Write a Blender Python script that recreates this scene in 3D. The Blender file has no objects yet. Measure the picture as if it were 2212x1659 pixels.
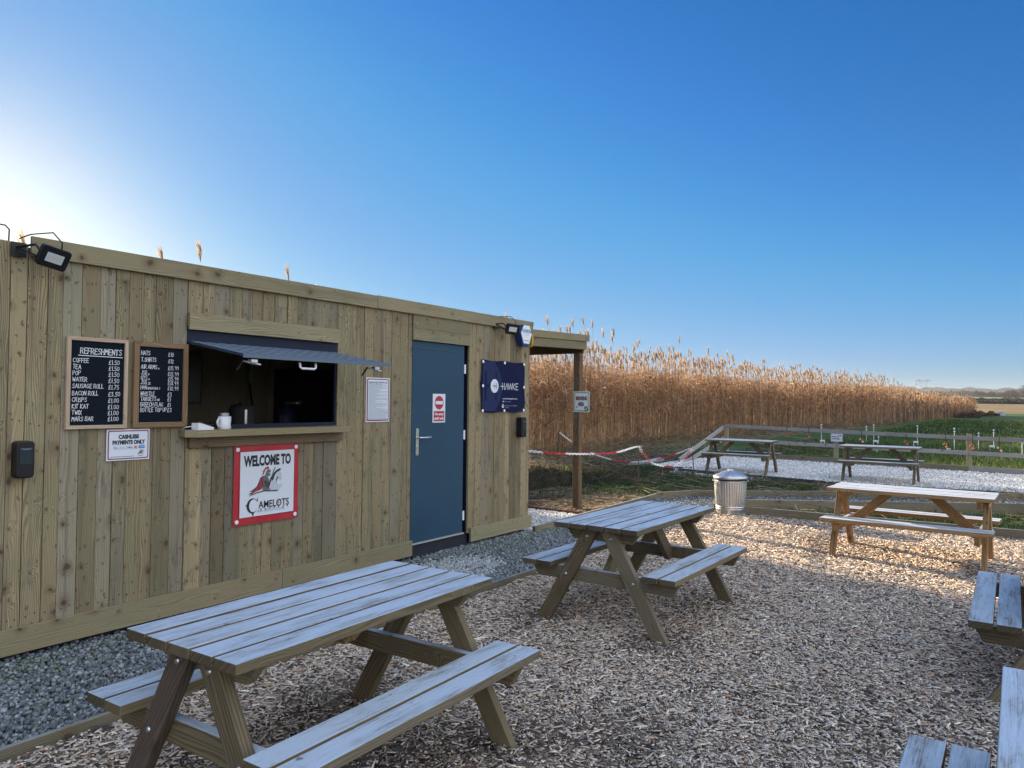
import bpy, bmesh, math, random
import numpy as np
from mathutils import Vector, Matrix

random.seed(7)
RNG = np.random.default_rng(7)
S = bpy.context.scene
COL = S.collection
R = math.radians

# ------------------------------------------------------------------ camera
CAM_H = 1.6407
F_PX, PITCH, ROLL, YAW = 1593.65, 0.023, 0.0107, 0.9692      # fitted on a 2212 px wide copy
cam = bpy.data.cameras.new('camera')
cam_o = bpy.data.objects.new('camera', cam)
COL.objects.link(cam_o)
cam.sensor_width = 36.0
cam.lens = F_PX / 2212 * 36.0
cam.clip_start, cam.clip_end = 0.05, 20000

def _turn(v):
    a, b = math.cos(YAW), math.sin(YAW)
    return Vector((a * v[0] + b * v[1], -b * v[0] + a * v[1], v[2]))

_c, _s = math.cos(ROLL), math.sin(ROLL)
_fw = Vector((0, math.cos(PITCH), math.sin(PITCH)))
_dn = Vector((0, math.sin(PITCH), -math.cos(PITCH)))
_rt = Vector((1, 0, 0))
right = _turn(_c * _rt - _s * _dn)
up = -_turn(_s * _rt + _c * _dn)
fwd = _turn(_fw)
m = Matrix((right, up, -fwd)).transposed().to_4x4()
m.translation = Vector((0, 0, CAM_H))
cam_o.matrix_world = m
S.camera = cam_o

# ------------------------------------------------------------------ sky, sun, exposure
SUN_AZ, SUN_EL = 72.0, 13.0          # azimuth counted from +X towards +Y
S.view_settings.view_transform = 'Standard'
S.view_settings.look = 'None'
S.view_settings.gamma = 1.0
S.view_settings.exposure = 2.0

world = bpy.data.worlds.new("World")
S.world = world
world.use_nodes = True
wn, wl = world.node_tree.nodes, world.node_tree.links
bg = wn['Background']
sky = wn.new('ShaderNodeTexSky')
sky.sky_type = 'NISHITA'
sky.sun_disc = False
sky.sun_elevation = R(SUN_EL)
sky.sun_rotation = R(90 - SUN_AZ)
sky.air_density, sky.dust_density, sky.ozone_density = 1.0, 0.35, 3.0
pre = wn.new('ShaderNodeVectorMath'); pre.operation = 'SCALE'; pre.inputs[3].default_value = 0.1
wl.new(sky.outputs[0], pre.inputs[0])
cur = wn.new('ShaderNodeRGBCurve')
def set_curve(k, pts):
    c = cur.mapping.curves[k]
    while len(c.points) < len(pts): c.points.new(0.5, 0.5)
    for p, q in zip(c.points, pts):
        p.location = q; p.handle_type = 'AUTO_CLAMPED'
set_curve(0, [(0, 0), (0.08, 0.008), (0.11, 0.021), (0.165, 0.050), (0.21, 0.082), (0.33, 0.165), (0.45, 0.24), (0.63, 0.39), (0.9, 0.70), (1.2, 1.02), (1.6, 1.5)])
set_curve(1, [(0, 0.01), (0.15, 0.15), (0.205, 0.205), (0.27, 0.285), (0.34, 0.36), (0.43, 0.405), (0.55, 0.47), (0.72, 0.60), (0.9, 0.76), (1.2, 1.10), (1.6, 1.5)])
set_curve(2, [(0, 0.08), (0.28, 0.51), (0.35, 0.61), (0.38, 0.67), (0.45, 0.73), (0.62, 0.80), (0.83, 0.88), (1.1, 1.02), (1.6, 1.45)])
cur.mapping.clip_max_x = 2.0; cur.mapping.clip_max_y = 2.0
cur.mapping.use_clip = False
cur.mapping.update()
wl.new(pre.outputs[0], cur.inputs[1])
half = wn.new('ShaderNodeVectorMath'); half.operation = 'SCALE'; half.inputs[3].default_value = 0.5
wl.new(cur.outputs[0], half.inputs[0])
# unseen bright fill added to the sky away from the sun, lifts the shade
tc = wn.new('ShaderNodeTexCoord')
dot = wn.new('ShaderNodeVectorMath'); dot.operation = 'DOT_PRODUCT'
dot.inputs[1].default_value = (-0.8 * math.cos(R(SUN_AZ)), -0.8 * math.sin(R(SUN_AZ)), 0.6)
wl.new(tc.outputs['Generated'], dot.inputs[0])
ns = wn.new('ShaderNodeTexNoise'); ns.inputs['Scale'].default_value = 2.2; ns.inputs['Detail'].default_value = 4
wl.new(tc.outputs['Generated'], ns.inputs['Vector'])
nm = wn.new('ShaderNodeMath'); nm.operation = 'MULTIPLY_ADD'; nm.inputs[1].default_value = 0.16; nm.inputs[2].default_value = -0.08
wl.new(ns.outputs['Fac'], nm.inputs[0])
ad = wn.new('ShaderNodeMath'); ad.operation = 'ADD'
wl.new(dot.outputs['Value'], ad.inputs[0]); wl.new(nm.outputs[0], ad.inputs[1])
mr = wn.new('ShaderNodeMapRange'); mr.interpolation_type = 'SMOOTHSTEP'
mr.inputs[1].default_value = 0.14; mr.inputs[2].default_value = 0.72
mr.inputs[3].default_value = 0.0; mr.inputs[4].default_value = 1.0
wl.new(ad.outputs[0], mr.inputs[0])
SKY_FILL, SKY_FILL_HIGH = (0.76, 0.665, 0.535, 1), (0.57, 0.67, 0.80, 1)
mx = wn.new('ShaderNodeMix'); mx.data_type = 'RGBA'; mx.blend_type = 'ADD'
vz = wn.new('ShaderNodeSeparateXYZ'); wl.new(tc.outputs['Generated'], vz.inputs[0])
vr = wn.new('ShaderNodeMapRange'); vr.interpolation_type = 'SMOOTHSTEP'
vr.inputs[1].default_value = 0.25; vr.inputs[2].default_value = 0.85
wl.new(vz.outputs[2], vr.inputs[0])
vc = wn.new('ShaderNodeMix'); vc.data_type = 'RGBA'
vc.inputs[6].default_value = SKY_FILL; vc.inputs[7].default_value = SKY_FILL_HIGH
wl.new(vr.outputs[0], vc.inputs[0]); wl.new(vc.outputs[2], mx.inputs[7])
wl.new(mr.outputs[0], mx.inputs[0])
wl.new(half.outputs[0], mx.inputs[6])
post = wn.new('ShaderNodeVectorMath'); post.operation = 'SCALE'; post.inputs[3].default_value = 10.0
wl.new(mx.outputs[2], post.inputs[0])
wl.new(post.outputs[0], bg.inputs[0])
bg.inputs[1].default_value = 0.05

sun = bpy.data.lights.new('sun', 'SUN')
sun.energy = 5.0
sun.angle = R(0.53)
sun.color = (1.0, 0.80, 0.56)
sun_o = bpy.data.objects.new('sun', sun)
COL.objects.link(sun_o)
SUNV = Vector((math.cos(R(SUN_EL)) * math.cos(R(SUN_AZ)), math.cos(R(SUN_EL)) * math.sin(R(SUN_AZ)), math.sin(R(SUN_EL))))
sun_o.rotation_euler = SUNV.to_track_quat('Z', 'Y').to_euler()
sun_o.location = (0, 0, 30)
S.cycles.max_bounces = 8
S.cycles.use_denoising = True

# ------------------------------------------------------------------ object helpers
WM = {}

def tag(o, label=None, cat=None, group=None, kind=None):
    if label: o['label'] = label
    if cat: o['category'] = cat
    if group: o['group'] = group
    if kind: o['kind'] = kind
    return o

def thing(name, label, cat, loc=(0, 0, 0), rz=0.0, group=None):
    o = bpy.data.objects.new(name, None)
    COL.objects.link(o)
    o.empty_display_size = 0.1
    o.location = loc
    o.rotation_euler = (0, 0, rz)
    WM[o.name] = Matrix.Translation(Vector(loc)) @ Matrix.Rotation(rz, 4, 'Z')
    return tag(o, label, cat, group)

def put(name, me, parent=None, local=False):
    o = bpy.data.objects.new(name, me)
    COL.objects.link(o)
    WM[o.name] = Matrix.Identity(4)
    if parent is not None:
        o.parent = parent
        if not local:
            o.matrix_parent_inverse = WM[parent.name].inverted()
        else:
            WM[o.name] = WM[parent.name].copy()
            if parent.parent is not None and parent.type == 'MESH':
                pass
    return o

class MB:
    """collects prisms, tubes and lathes and links them as one mesh object"""
    def __init__(self):
        self.v, self.f, self.uv, self.t, self.mi = [], [], [], [], []
    def face(self, pts, uvs=None, tint=1.0, mi=0):
        i = len(self.v)
        self.v += [tuple(p) for p in pts]
        self.f.append(list(range(i, i + len(pts))))
        self.uv.append([tuple(u) for u in uvs] if uvs else [(p[0], p[1]) for p in pts])
        self.t.append(tint); self.mi.append(mi)
    def prism(self, poly, O, U, V, t, tint=1.0, mi=0, off=None, N=None):
        O, U, V = Vector(O), Vector(U).normalized(), Vector(V).normalized()
        N = U.cross(V) if N is None else Vector(N).normalized()
        if off is None: off = (random.uniform(0, 60), random.uniform(0, 60))
        n = len(poly)
        a = [O + U * p[0] + V * p[1] for p in poly]
        b = [p + N * t for p in a]
        i = len(self.v)
        self.v += [tuple(p) for p in a] + [tuple(p) for p in b]
        ua = [(p[0] + off[0], p[1] + off[1]) for p in poly]
        ub = [(p[0] + off[0], p[1] + t + off[1]) for p in poly]
        self.f.append([i + k for k in reversed(range(n))]); self.uv.append([ua[k] for k in reversed(range(n))])
        self.f.append([i + n + k for k in range(n)]); self.uv.append(list(ua))
        self.t += [tint, tint]; self.mi += [mi, mi]
        for k in range(n):
            j = (k + 1) % n
            self.f.append([i + k, i + j, i + n + j, i + n + k])
            self.uv.append([ua[k], ua[j], ub[j], ub[k]])
            endg = abs(poly[j][0] - poly[k][0]) < 0.3 * math.hypot(poly[j][0] - poly[k][0], poly[j][1] - poly[k][1])
            self.t.append(tint * (random.uniform(0.5, 0.75) if endg else 1.0)); self.mi.append(mi)
    def box(self, lo, hi, grain=0, tint=1.0, mi=0):
        lo, hi = Vector(lo), Vector(hi)
        ax = [Vector((1, 0, 0)), Vector((0, 1, 0)), Vector((0, 0, 1))]
        g = grain; h = (g + 1) % 3; k = (g + 2) % 3
        d = hi - lo
        self.prism([(0, 0), (d[g], 0), (d[g], d[h]), (0, d[h])], lo, ax[g], ax[h], d[k], tint, mi)
    def board(self, p0, p1, side, w, t, tint=1.0, mi=0):
        """plank from p0 to p1 (centre line of its lower face), width w along side, thickness t along p x side"""
        p0, p1, side = Vector(p0), Vector(p1), Vector(side).normalized()
        U = (p1 - p0); L = U.length
        self.prism([(0, -w / 2), (L, -w / 2), (L, w / 2), (0, w / 2)], p0, U, side, t, tint, mi)
    def tube(self, pts, r, n=8, tint=1.0, mi=0, caps=True, close=False):
        pts = [Vector(p) for p in pts]
        rs = r if isinstance(r, (list, tuple)) else [r] * len(pts)
        rings = []
        m_ = len(pts)
        up_ = None
        for k, p in enumerate(pts):
            if close: d = pts[(k + 1) % m_] - pts[k - 1]
            else: d = pts[min(k + 1, m_ - 1)] - pts[max(k - 1, 0)]
            d.normalize()
            if up_ is None:
                up_ = Vector((0, 0, 1)) if abs(d.z) < 0.9 else Vector((1, 0, 0))
            x = d.cross(up_).normalized(); y = x.cross(d).normalized(); up_ = y
            i = len(self.v)
            for q in range(n):
                a = 2 * math.pi * q / n
                self.v.append(tuple(p + (x * math.cos(a) + y * math.sin(a)) * rs[k]))
            rings.append(i)
        L = 0.0
        rng = range(m_) if close else range(m_ - 1)
        for k in rng:
            a, b = rings[k], rings[(k + 1) % m_]
            dl = (pts[(k + 1) % m_] - pts[k]).length
            for q in range(n):
                p = (q + 1) % n
                self.f.append([a + q, a + p, b + p, b + q])
                self.uv.append([(L, q / n * .1), (L, (q + 1) / n * .1), (L + dl, (q + 1) / n * .1), (L + dl, q / n * .1)])
                self.t.append(tint); self.mi.append(mi)
            L += dl
        if caps and not close:
            self.f.append([rings[0] + q for q in reversed(range(n))]); self.uv.append([(0, 0)] * n)
            self.f.append([rings[-1] + q for q in range(n)]); self.uv.append([(0, 0)] * n)
            self.t += [tint, tint]; self.mi += [mi, mi]
    def lathe(self, prof, C, n=24, axis=(0, 0, 1), tint=1.0, mi=0, rmod=None):
        C, A = Vector(C), Vector(axis).normalized()
        X = A.orthogonal().normalized(); Y = A.cross(X)
        rings = []
        for (r, z) in prof:
            i = len(self.v)
            for q in range(n):
                a = 2 * math.pi * q / n
                rr = r * (rmod(q, z) if rmod else 1)
                self.v.append(tuple(C + A * z + (X * math.cos(a) + Y * math.sin(a)) * rr))
            rings.append(i)
        for k in range(len(prof) - 1):
            a, b = rings[k], rings[k + 1]
            for q in range(n):
                p = (q + 1) % n
                self.f.append([a + q, a + p, b + p, b + q])
                self.uv.append([(q / n, prof[k][1]), ((q + 1) / n, prof[k][1]), ((q + 1) / n, prof[k + 1][1]), (q / n, prof[k + 1][1])])
                self.t.append(tint); self.mi.append(mi)
    def build(self, name, mats, parent=None, local=False, bevel=0.0, smooth=False, segs=2):
        me = bpy.data.meshes.new(name)
        me.from_pydata(self.v, [], self.f)
        uvl = me.uv_layers.new(name='UVMap')
        uvl.data.foreach_set('uv', np.array([c for f in self.uv for u in f for c in u], dtype=np.float32))
        at = me.attributes.new('tint', 'FLOAT', 'FACE')
        at.data.foreach_set('value', np.array(self.t, dtype=np.float32))
        mats = mats if isinstance(mats, (list, tuple)) else [mats]
        for m_ in mats: me.materials.append(m_)
        me.polygons.foreach_set('material_index', np.array(self.mi, dtype=np.int32))
        if smooth: me.polygons.foreach_set('use_smooth', np.ones(len(self.f), dtype=bool))
        me.update()
        bm = bmesh.new(); bm.from_mesh(me)
        bmesh.ops.recalc_face_normals(bm, faces=bm.faces)
        bm.to_mesh(me); bm.free()
        o = put(name, me, parent, local)
        if bevel:
            b = o.modifiers.new('bevel', 'BEVEL'); b.width = bevel; b.segments = segs; b.limit_method = 'ANGLE'; b.angle_limit = R(40)
        return o

def np_mesh(name, V, F, mat, col=None, smooth=False):
    me = bpy.data.meshes.new(name)
    V = np.asarray(V, dtype=np.float32); F = np.asarray(F, dtype=np.int32)
    k = F.shape[1]
    me.vertices.add(len(V)); me.vertices.foreach_set('co', V.ravel())
    me.loops.add(F.size); me.loops.foreach_set('vertex_index', F.ravel())
    me.polygons.add(len(F))
    me.polygons.foreach_set('loop_start', np.arange(0, F.size, k, dtype=np.int32))
    if col is not None:
        at = me.attributes.new('col', 'FLOAT_COLOR', 'FACE')
        c = np.ones((len(F), 4), dtype=np.float32); c[:, :3] = col
        at.data.foreach_set('color', c.ravel())
    if smooth: me.polygons.foreach_set('use_smooth', np.ones(len(F), dtype=bool))
    me.materials.append(mat)
    me.update(calc_edges=True)
    me.validate()
    return put(name, me)

# ------------------------------------------------------------------ materials
def new_mat(name):
    mt = bpy.data.materials.new(name); mt.use_nodes = True
    nt = mt.node_tree
    return mt, nt.nodes, nt.links, nt.nodes['Principled BSDF']

def flat(name, col, rough=0.6, metal=0.0, spec=0.5, noise=0.0, nscale=8.0, bump=0.0):
    mt, n, l, b = new_mat(name)
    b.inputs['Roughness'].default_value = rough
    b.inputs['Metallic'].default_value = metal
    b.inputs['Specular IOR Level'].default_value = spec
    b.inputs['Base Color'].default_value = (*col, 1)
    if noise or bump:
        tc = n.new('ShaderNodeTexCoord')
        nz = n.new('ShaderNodeTexNoise'); nz.inputs['Scale'].default_value = nscale; nz.inputs['Detail'].default_value = 6
        l.new(tc.outputs['Object'], nz.inputs['Vector'])
        if noise:
            mx = n.new('ShaderNodeMix'); mx.data_type = 'RGBA'
            mx.inputs[6].default_value = (*[c * (1 - noise) for c in col], 1)
            mx.inputs[7].default_value = (*[min(1, c * (1 + noise)) for c in col], 1)
            l.new(nz.outputs['Fac'], mx.inputs[0]); l.new(mx.outputs[2], b.inputs['Base Color'])
        if bump:
            bp = n.new('ShaderNodeBump'); bp.inputs['Strength'].default_value = bump; bp.inputs['Distance'].default_value = 0.01
            l.new(nz.outputs['Fac'], bp.inputs['Height']); l.new(bp.outputs[0], b.inputs['Normal'])
    return mt

def M(n, l, op, a=None, b=None, c=None):
    x = n.new('ShaderNodeMath'); x.operation = op
    for i, q in enumerate((a, b, c)):
        if q is None: continue
        if isinstance(q, (int, float)): x.inputs[i].default_value = q
        else: l.new(q, x.inputs[i])
    return x.outputs[0]

def smooth_range(n, l, src, lo, hi, a=0.0, b=1.0):
    x = n.new('ShaderNodeMapRange'); x.interpolation_type = 'SMOOTHSTEP'
    x.inputs[1].default_value, x.inputs[2].default_value = lo, hi
    x.inputs[3].default_value, x.inputs[4].default_value = a, b
    l.new(src, x.inputs[0]); return x.outputs[0]

def mixc(n, l, fac, a, b, mode='MIX'):
    x = n.new('ShaderNodeMix'); x.data_type = 'RGBA'; x.blend_type = mode
    for i, q in ((0, fac), (6, a), (7, b)):
        if isinstance(q, (int, float)): x.inputs[i].default_value = q
        elif isinstance(q, tuple): x.inputs[i].default_value = (*q, 1)
        else: l.new(q, x.inputs[i])
    return x.outputs[2]

def noise2(n, l, vec, scale, detail=3.0, rough=0.5):
    x = n.new('ShaderNodeTexNoise'); x.noise_dimensions = '2D'
    x.inputs['Scale'].default_value = scale; x.inputs['Detail'].default_value = detail; x.inputs['Roughness'].default_value = rough
    l.new(vec, x.inputs['Vector']); return x.outputs['Fac']

def scaled(n, l, vec, sx, sy):
    x = n.new('ShaderNodeMapping'); x.inputs['Scale'].default_value = (sx, sy, 1)
    l.new(vec, x.inputs['Vector']); return x.outputs[0]

def wood(name, dark, light, stain=(0.16, 0.15, 0.11), frost=0.0, knots=1.0, rough=0.72, vary=0.35, grain=80.0, kscale=4.2, stain_amt=0.5, green=0.0, krad=1.0, kgate=0.30, streak=0.0, hue=0.0):
    mt, n, l, b = new_mat(name)
    uv = n.new('ShaderNodeUVMap'); uv.uv_map = 'UVMap'
    oi = n.new('ShaderNodeObjectInfo')
    sh = n.new('ShaderNodeCombineXYZ')
    l.new(M(n, l, 'MULTIPLY', oi.outputs['Random'], 37.0), sh.inputs[0]); l.new(M(n, l, 'MULTIPLY', oi.outputs['Random'], 113.0), sh.inputs[1])
    va = n.new('ShaderNodeVectorMath'); va.operation = 'ADD'
    l.new(uv.outputs[0], va.inputs[0]); l.new(sh.outputs[0], va.inputs[1])
    P = va.outputs[0]
    sep = n.new('ShaderNodeSeparateXYZ'); l.new(P, sep.inputs[0])
    warp = noise2(n, l, scaled(n, l, P, 0.9, 7.0), 1.0, 2.0)
    dv = n.new('ShaderNodeTexNoise'); dv.noise_dimensions = '2D'; dv.inputs['Scale'].default_value = 14; dv.inputs['Detail'].default_value = 3
    l.new(P, dv.inputs['Vector'])
    dsc = n.new('ShaderNodeVectorMath'); dsc.operation = 'SCALE'; dsc.inputs[3].default_value = 0.045
    l.new(dv.outputs['Color'], dsc.inputs[0])
    dad = n.new('ShaderNodeVectorMath'); dad.operation = 'ADD'; l.new(P, dad.inputs[0]); l.new(dsc.outputs[0], dad.inputs[1])
    vor = n.new('ShaderNodeTexVoronoi'); vor.voronoi_dimensions = '2D'; vor.inputs['Scale'].default_value = kscale
    l.new(scaled(n, l, dad.outputs[0], 0.80, 1.0), vor.inputs['Vector'])
    sc = n.new('ShaderNodeSeparateColor'); l.new(vor.outputs['Color'], sc.inputs[0])
    gate = smooth_range(n, l, sc.outputs[0], kgate, kgate + 0.04)
    rad = M(n, l, 'MULTIPLY_ADD', M(n, l, 'POWER', sc.outputs[1], 3.0), 0.085 * krad, 0.022 * krad)
    dn = M(n, l, 'DIVIDE', vor.outputs['Distance'], rad)
    kn = M(n, l, 'MULTIPLY', smooth_range(n, l, dn, 1.4, 0.5), gate)
    kring = M(n, l, 'MULTIPLY', smooth_range(n, l, dn, 4.0, 0.8), gate)
    halo = M(n, l, 'MULTIPLY', smooth_range(n, l, vor.outputs['Distance'], 0.34, 0.02), gate)
    ph = M(n, l, 'ADD', M(n, l, 'MULTIPLY_ADD', sep.outputs[1], grain, M(n, l, 'MULTIPLY', warp, 9.0)), M(n, l, 'MULTIPLY', halo, 4.0))
    gr = M(n, l, 'MULTIPLY_ADD', M(n, l, 'SINE', M(n, l, 'MULTIPLY', ph, 6.2832)), 0.5, 0.5)
    gr = M(n, l, 'POWER', gr, 1.6)
    fine = noise2(n, l, scaled(n, l, P, 4.0, 230.0), 1.0, 3.0, 0.65)
    big = noise2(n, l, scaled(n, l, P, 1.3, 4.0), 1.0, 4.0, 0.6)
    at = n.new('ShaderNodeAttribute'); at.attribute_name = 'tint'
    f = M(n, l, 'ADD', M(n, l, 'MULTIPLY', gr, 0.34), M(n, l, 'ADD', M(n, l, 'MULTIPLY', fine, 0.42), M(n, l, 'MULTIPLY', big, 0.34)))
    c = mixc(n, l, smooth_range(n, l, f, 0.28, 0.76), light, dark)
    c = mixc(n, l, M(n, l, 'MULTIPLY', smooth_range(n, l, noise2(n, l, scaled(n, l, P, 0.8, 2.6), 1.3, 5.0, 0.7), 0.52, 0.78), stain_amt), c, stain)
    if hue:
        hv = noise2(n, l, scaled(n, l, P, 0.11, 0.31), 1.0, 0.0)
        c = mixc(n, l, M(n, l, 'MULTIPLY', smooth_range(n, l, hv, 0.50, 0.72), hue), c, (0.215, 0.195, 0.155))
        c = mixc(n, l, M(n, l, 'MULTIPLY', smooth_range(n, l, hv, 0.48, 0.26), hue), c, (0.33, 0.255, 0.14))
    if kscale > 6:
        v2 = n.new('ShaderNodeTexVoronoi'); v2.voronoi_dimensions = '2D'; v2.inputs['Scale'].default_value = 15.0
        l.new(scaled(n, l, dad.outputs[0], 0.7, 1.0), v2.inputs['Vector'])
        s2c = n.new('ShaderNodeSeparateColor'); l.new(v2.outputs['Color'], s2c.inputs[0])
        k2 = M(n, l, 'MULTIPLY', smooth_range(n, l, v2.outputs['Distance'], 0.17, 0.05), smooth_range(n, l, s2c.outputs[0], 0.50, 0.54))
        c = mixc(n, l, M(n, l, 'MULTIPLY', k2, 0.70), c, (0.085, 0.055, 0.030))
    if streak:
        st = smooth_range(n, l, noise2(n, l, scaled(n, l, P, 0.55, 15.0), 1.0, 4.0, 0.65), 0.50, 0.68)
        c = mixc(n, l, M(n, l, 'MULTIPLY', st, streak * .8), c, (0.115, 0.095, 0.062))
        bl = smooth_range(n, l, noise2(n, l, scaled(n, l, P, 2.2, 7.0), 1.0, 5.0, 0.75), 0.56, 0.72)
        c = mixc(n, l, M(n, l, 'MULTIPLY', bl, streak), c, (0.10, 0.092, 0.075))
    if green:
        c = mixc(n, l, M(n, l, 'MULTIPLY', smooth_range(n, l, noise2(n, l, scaled(n, l, P, 0.5, 1.0), 1.7, 2.0), 0.45, 0.75), green), c, (0.20, 0.24, 0.13))
    c = mixc(n, l, 1.0, c, at.outputs['Fac'], 'MULTIPLY')
    c = mixc(n, l, M(n, l, 'MULTIPLY', kring, 0.55 * knots), c, (0.140, 0.092, 0.046))
    c = mixc(n, l, M(n, l, 'MULTIPLY', kn, 0.85 * knots), c, (0.07, 0.042, 0.022))
    rg = rough
    if frost:
        ge = n.new('ShaderNodeNewGeometry')
        sn = n.new('ShaderNodeSeparateXYZ'); l.new(ge.outputs['Normal'], sn.inputs[0])
        upm = smooth_range(n, l, sn.outputs[2], 0.75, 0.95)
        pat = M(n, l, 'ADD', M(n, l, 'MULTIPLY', noise2(n, l, scaled(n, l, P, 2.0, 9.0), 1.0, 6.0, 0.72), 0.62), M(n, l, 'ADD', M(n, l, 'MULTIPLY', fine, 0.30), M(n, l, 'MULTIPLY', noise2(n, l, scaled(n, l, P, 3.0, 75.0), 1.0, 3.0, 0.6), 0.16)))
        fm = M(n, l, 'MULTIPLY', upm, smooth_range(n, l, pat, 0.31, 0.60))
        fm = M(n, l, 'MULTIPLY', fm, M(n, l, 'MULTIPLY_ADD', kn, -0.7, 1.0))
        fm = M(n, l, 'MULTIPLY', fm, frost)
        c = mixc(n, l, fm, c, (0.44, 0.505, 0.57))
        rr = M(n, l, 'MULTIPLY_ADD', fm, -0.18, rough)
        l.new(rr, b.inputs['Roughness'])
    else:
        b.inputs['Roughness'].default_value = rough
    l.new(c, b.inputs['Base Color'])
    b.inputs['Specular IOR Level'].default_value = 0.35
    bp = n.new('ShaderNodeBump'); bp.inputs['Strength'].default_value = 0.25; bp.inputs['Distance'].default_value = 0.004
    hh = M(n, l, 'ADD', M(n, l, 'MULTIPLY', gr, 0.5), M(n, l, 'ADD', fine, M(n, l, 'MULTIPLY', kn, -0.6)))
    l.new(hh, bp.inputs['Height']); l.new(bp.outputs[0], b.inputs['Normal'])
    return mt

def attr_mat(name, rough=0.8, trans=0.0, spec=0.3, bump=0.0):
    mt, n, l, b = new_mat(name)
    at = n.new('ShaderNodeAttribute'); at.attribute_name = 'col'
    l.new(at.outputs['Color'], b.inputs['Base Color'])
    b.inputs['Roughness'].default_value = rough
    b.inputs['Specular IOR Level'].default_value = spec
    if trans:
        tr = n.new('ShaderNodeBsdfTranslucent'); l.new(at.outputs['Color'], tr.inputs[0])
        ms = n.new('ShaderNodeMixShader'); ms.inputs[0].default_value = trans
        l.new(b.outputs[0], ms.inputs[1]); l.new(tr.outputs[0], ms.inputs[2])
        l.new(ms.outputs[0], n['Material Output'].inputs[0])
    return mt

def ground_mat(name, cols, scales, rough=0.95, bump=0.6, bscale=60.0, stretch=(1, 1)):
    """cols: 3 colours mixed by two object-space noises"""
    mt, n, l, b = new_mat(name)
    tc = n.new('ShaderNodeTexCoord')
    v = scaled(n, l, tc.outputs['Object'], *stretch)
    c = mixc(n, l, smooth_range(n, l, noise2(n, l, v, scales[0], 6.0, 0.6), 0.36, 0.66), cols[0], cols[1])
    c = mixc(n, l, smooth_range(n, l, noise2(n, l, v, scales[1], 5.0, 0.7), 0.50, 0.72), c, cols[2])
    l.new(c, b.inputs['Base Color'])
    b.inputs['Roughness'].default_value = rough; b.inputs['Specular IOR Level'].default_value = 0.2
    bp = n.new('ShaderNodeBump'); bp.inputs['Strength'].default_value = bump; bp.inputs['Distance'].default_value = 0.02
    l.new(noise2(n, l, tc.outputs['Object'], bscale, 4.0, 0.7), bp.inputs['Height']); l.new(bp.outputs[0], b.inputs['Normal'])
    return mt

W_CLAD = wood('weathered pine cladding', (0.158, 0.119, 0.060), (0.335, 0.265, 0.147), stain=(0.185, 0.155, 0.105), green=0.20, stain_amt=0.6, kscale=6.5, kgate=0.22, krad=1.15, streak=0.72, hue=0.55)
W_TRIM = wood('pine trim', (0.175, 0.142, 0.075), (0.305, 0.255, 0.147), stain=(0.20, 0.185, 0.13), green=0.25, stain_amt=0.45, kscale=5.5, streak=0.35, hue=0.35)
W_SILL = wood('brown sill board', (0.13, 0.085, 0.05), (0.23, 0.165, 0.105), stain=(0.10, 0.075, 0.055))
W_TABLE = wood('frosted table pine', (0.085, 0.063, 0.033), (0.175, 0.136, 0.074), stain=(0.060, 0.047, 0.030), frost=1.0, grain=62.0, kscale=4.0, krad=.62, stain_amt=0.45, streak=0.25, hue=0.3)
W_TABLE_LIT = wood('warm lit table pine', (0.19, 0.110, 0.046), (0.36, 0.225, 0.10), stain=(0.14, 0.085, 0.04), frost=1.0, grain=62.0, kscale=4.0, krad=.62, stain_amt=0.35)  # warm bounce light on the sunlit table is put into this pine colour
W_DARKLEG = wood('dark stained leg', (0.060, 0.043, 0.032), (0.108, 0.080, 0.058), stain=(0.05, 0.035, 0.03), grain=55.0)
W_POST = wood('dark brown post', (0.085, 0.055, 0.03), (0.17, 0.115, 0.06), stain=(0.06, 0.04, 0.028), grain=50.0)
W_RAIL = wood('grey fence rail', (0.20, 0.185, 0.165), (0.36, 0.335, 0.30), stain=(0.16, 0.15, 0.14), frost=0.4)
W_EDGE = wood('edging board', (0.12, 0.10, 0.062), (0.23, 0.195, 0.125), stain=(0.09, 0.08, 0.06), frost=0.3)
W_EDGE_D = wood('dark edging board', (0.045, 0.045, 0.042), (0.085, 0.083, 0.075), stain=(0.04, 0.04, 0.04), frost=0.2)
W_EDGE_R = wood('red brown edging', (0.10, 0.04, 0.025), (0.19, 0.085, 0.05), stain=(0.07, 0.03, 0.02))
W_FRAME_L = wood('pale board frame', (0.36, 0.25, 0.16), (0.55, 0.42, 0.30), knots=0.0, stain_amt=0.1)
W_FRAME_D = wood('brown board frame', (0.17, 0.10, 0.05), (0.29, 0.185, 0.10), knots=0.0, stain_amt=0.2)
STEEL = flat('bolt steel', (0.55, 0.57, 0.58), 0.35, 1.0)
BLACK = flat('black plastic', (0.009, 0.009, 0.011), 0.38, spec=0.35)
BLACK_M = flat('matt black', (0.015, 0.015, 0.016), 0.8, noise=0.3)
NAVY = flat('navy steel', (0.008, 0.014, 0.036), 0.55, spec=0.3, noise=0.3, nscale=3)
DOORBLUE = flat('slate blue door paint', (0.018, 0.058, 0.098), 0.5, spec=0.3, noise=0.22, nscale=2.0, bump=0.02)
WHITE = flat('white plastic', (0.78, 0.80, 0.82), 0.4)
WHITE_SIGN = flat('white sign face', (0.66, 0.69, 0.73), 0.45, noise=0.03, nscale=3)
RED = flat('sign red', (0.42, 0.018, 0.030), 0.45, noise=0.12, nscale=5)
CLARET = flat('claret border', (0.26, 0.012, 0.06), 0.45)
INK = flat('black ink', (0.012, 0.014, 0.022), 0.5)
INKGREY = flat('grey ink', (0.30, 0.34, 0.40), 0.5)
CHALKB = flat('chalkboard', (0.006, 0.010, 0.016), 0.9, spec=0.15, noise=0.35, nscale=4)
CHALK = flat('chalk', (0.85, 0.86, 0.88), 0.9)
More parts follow.
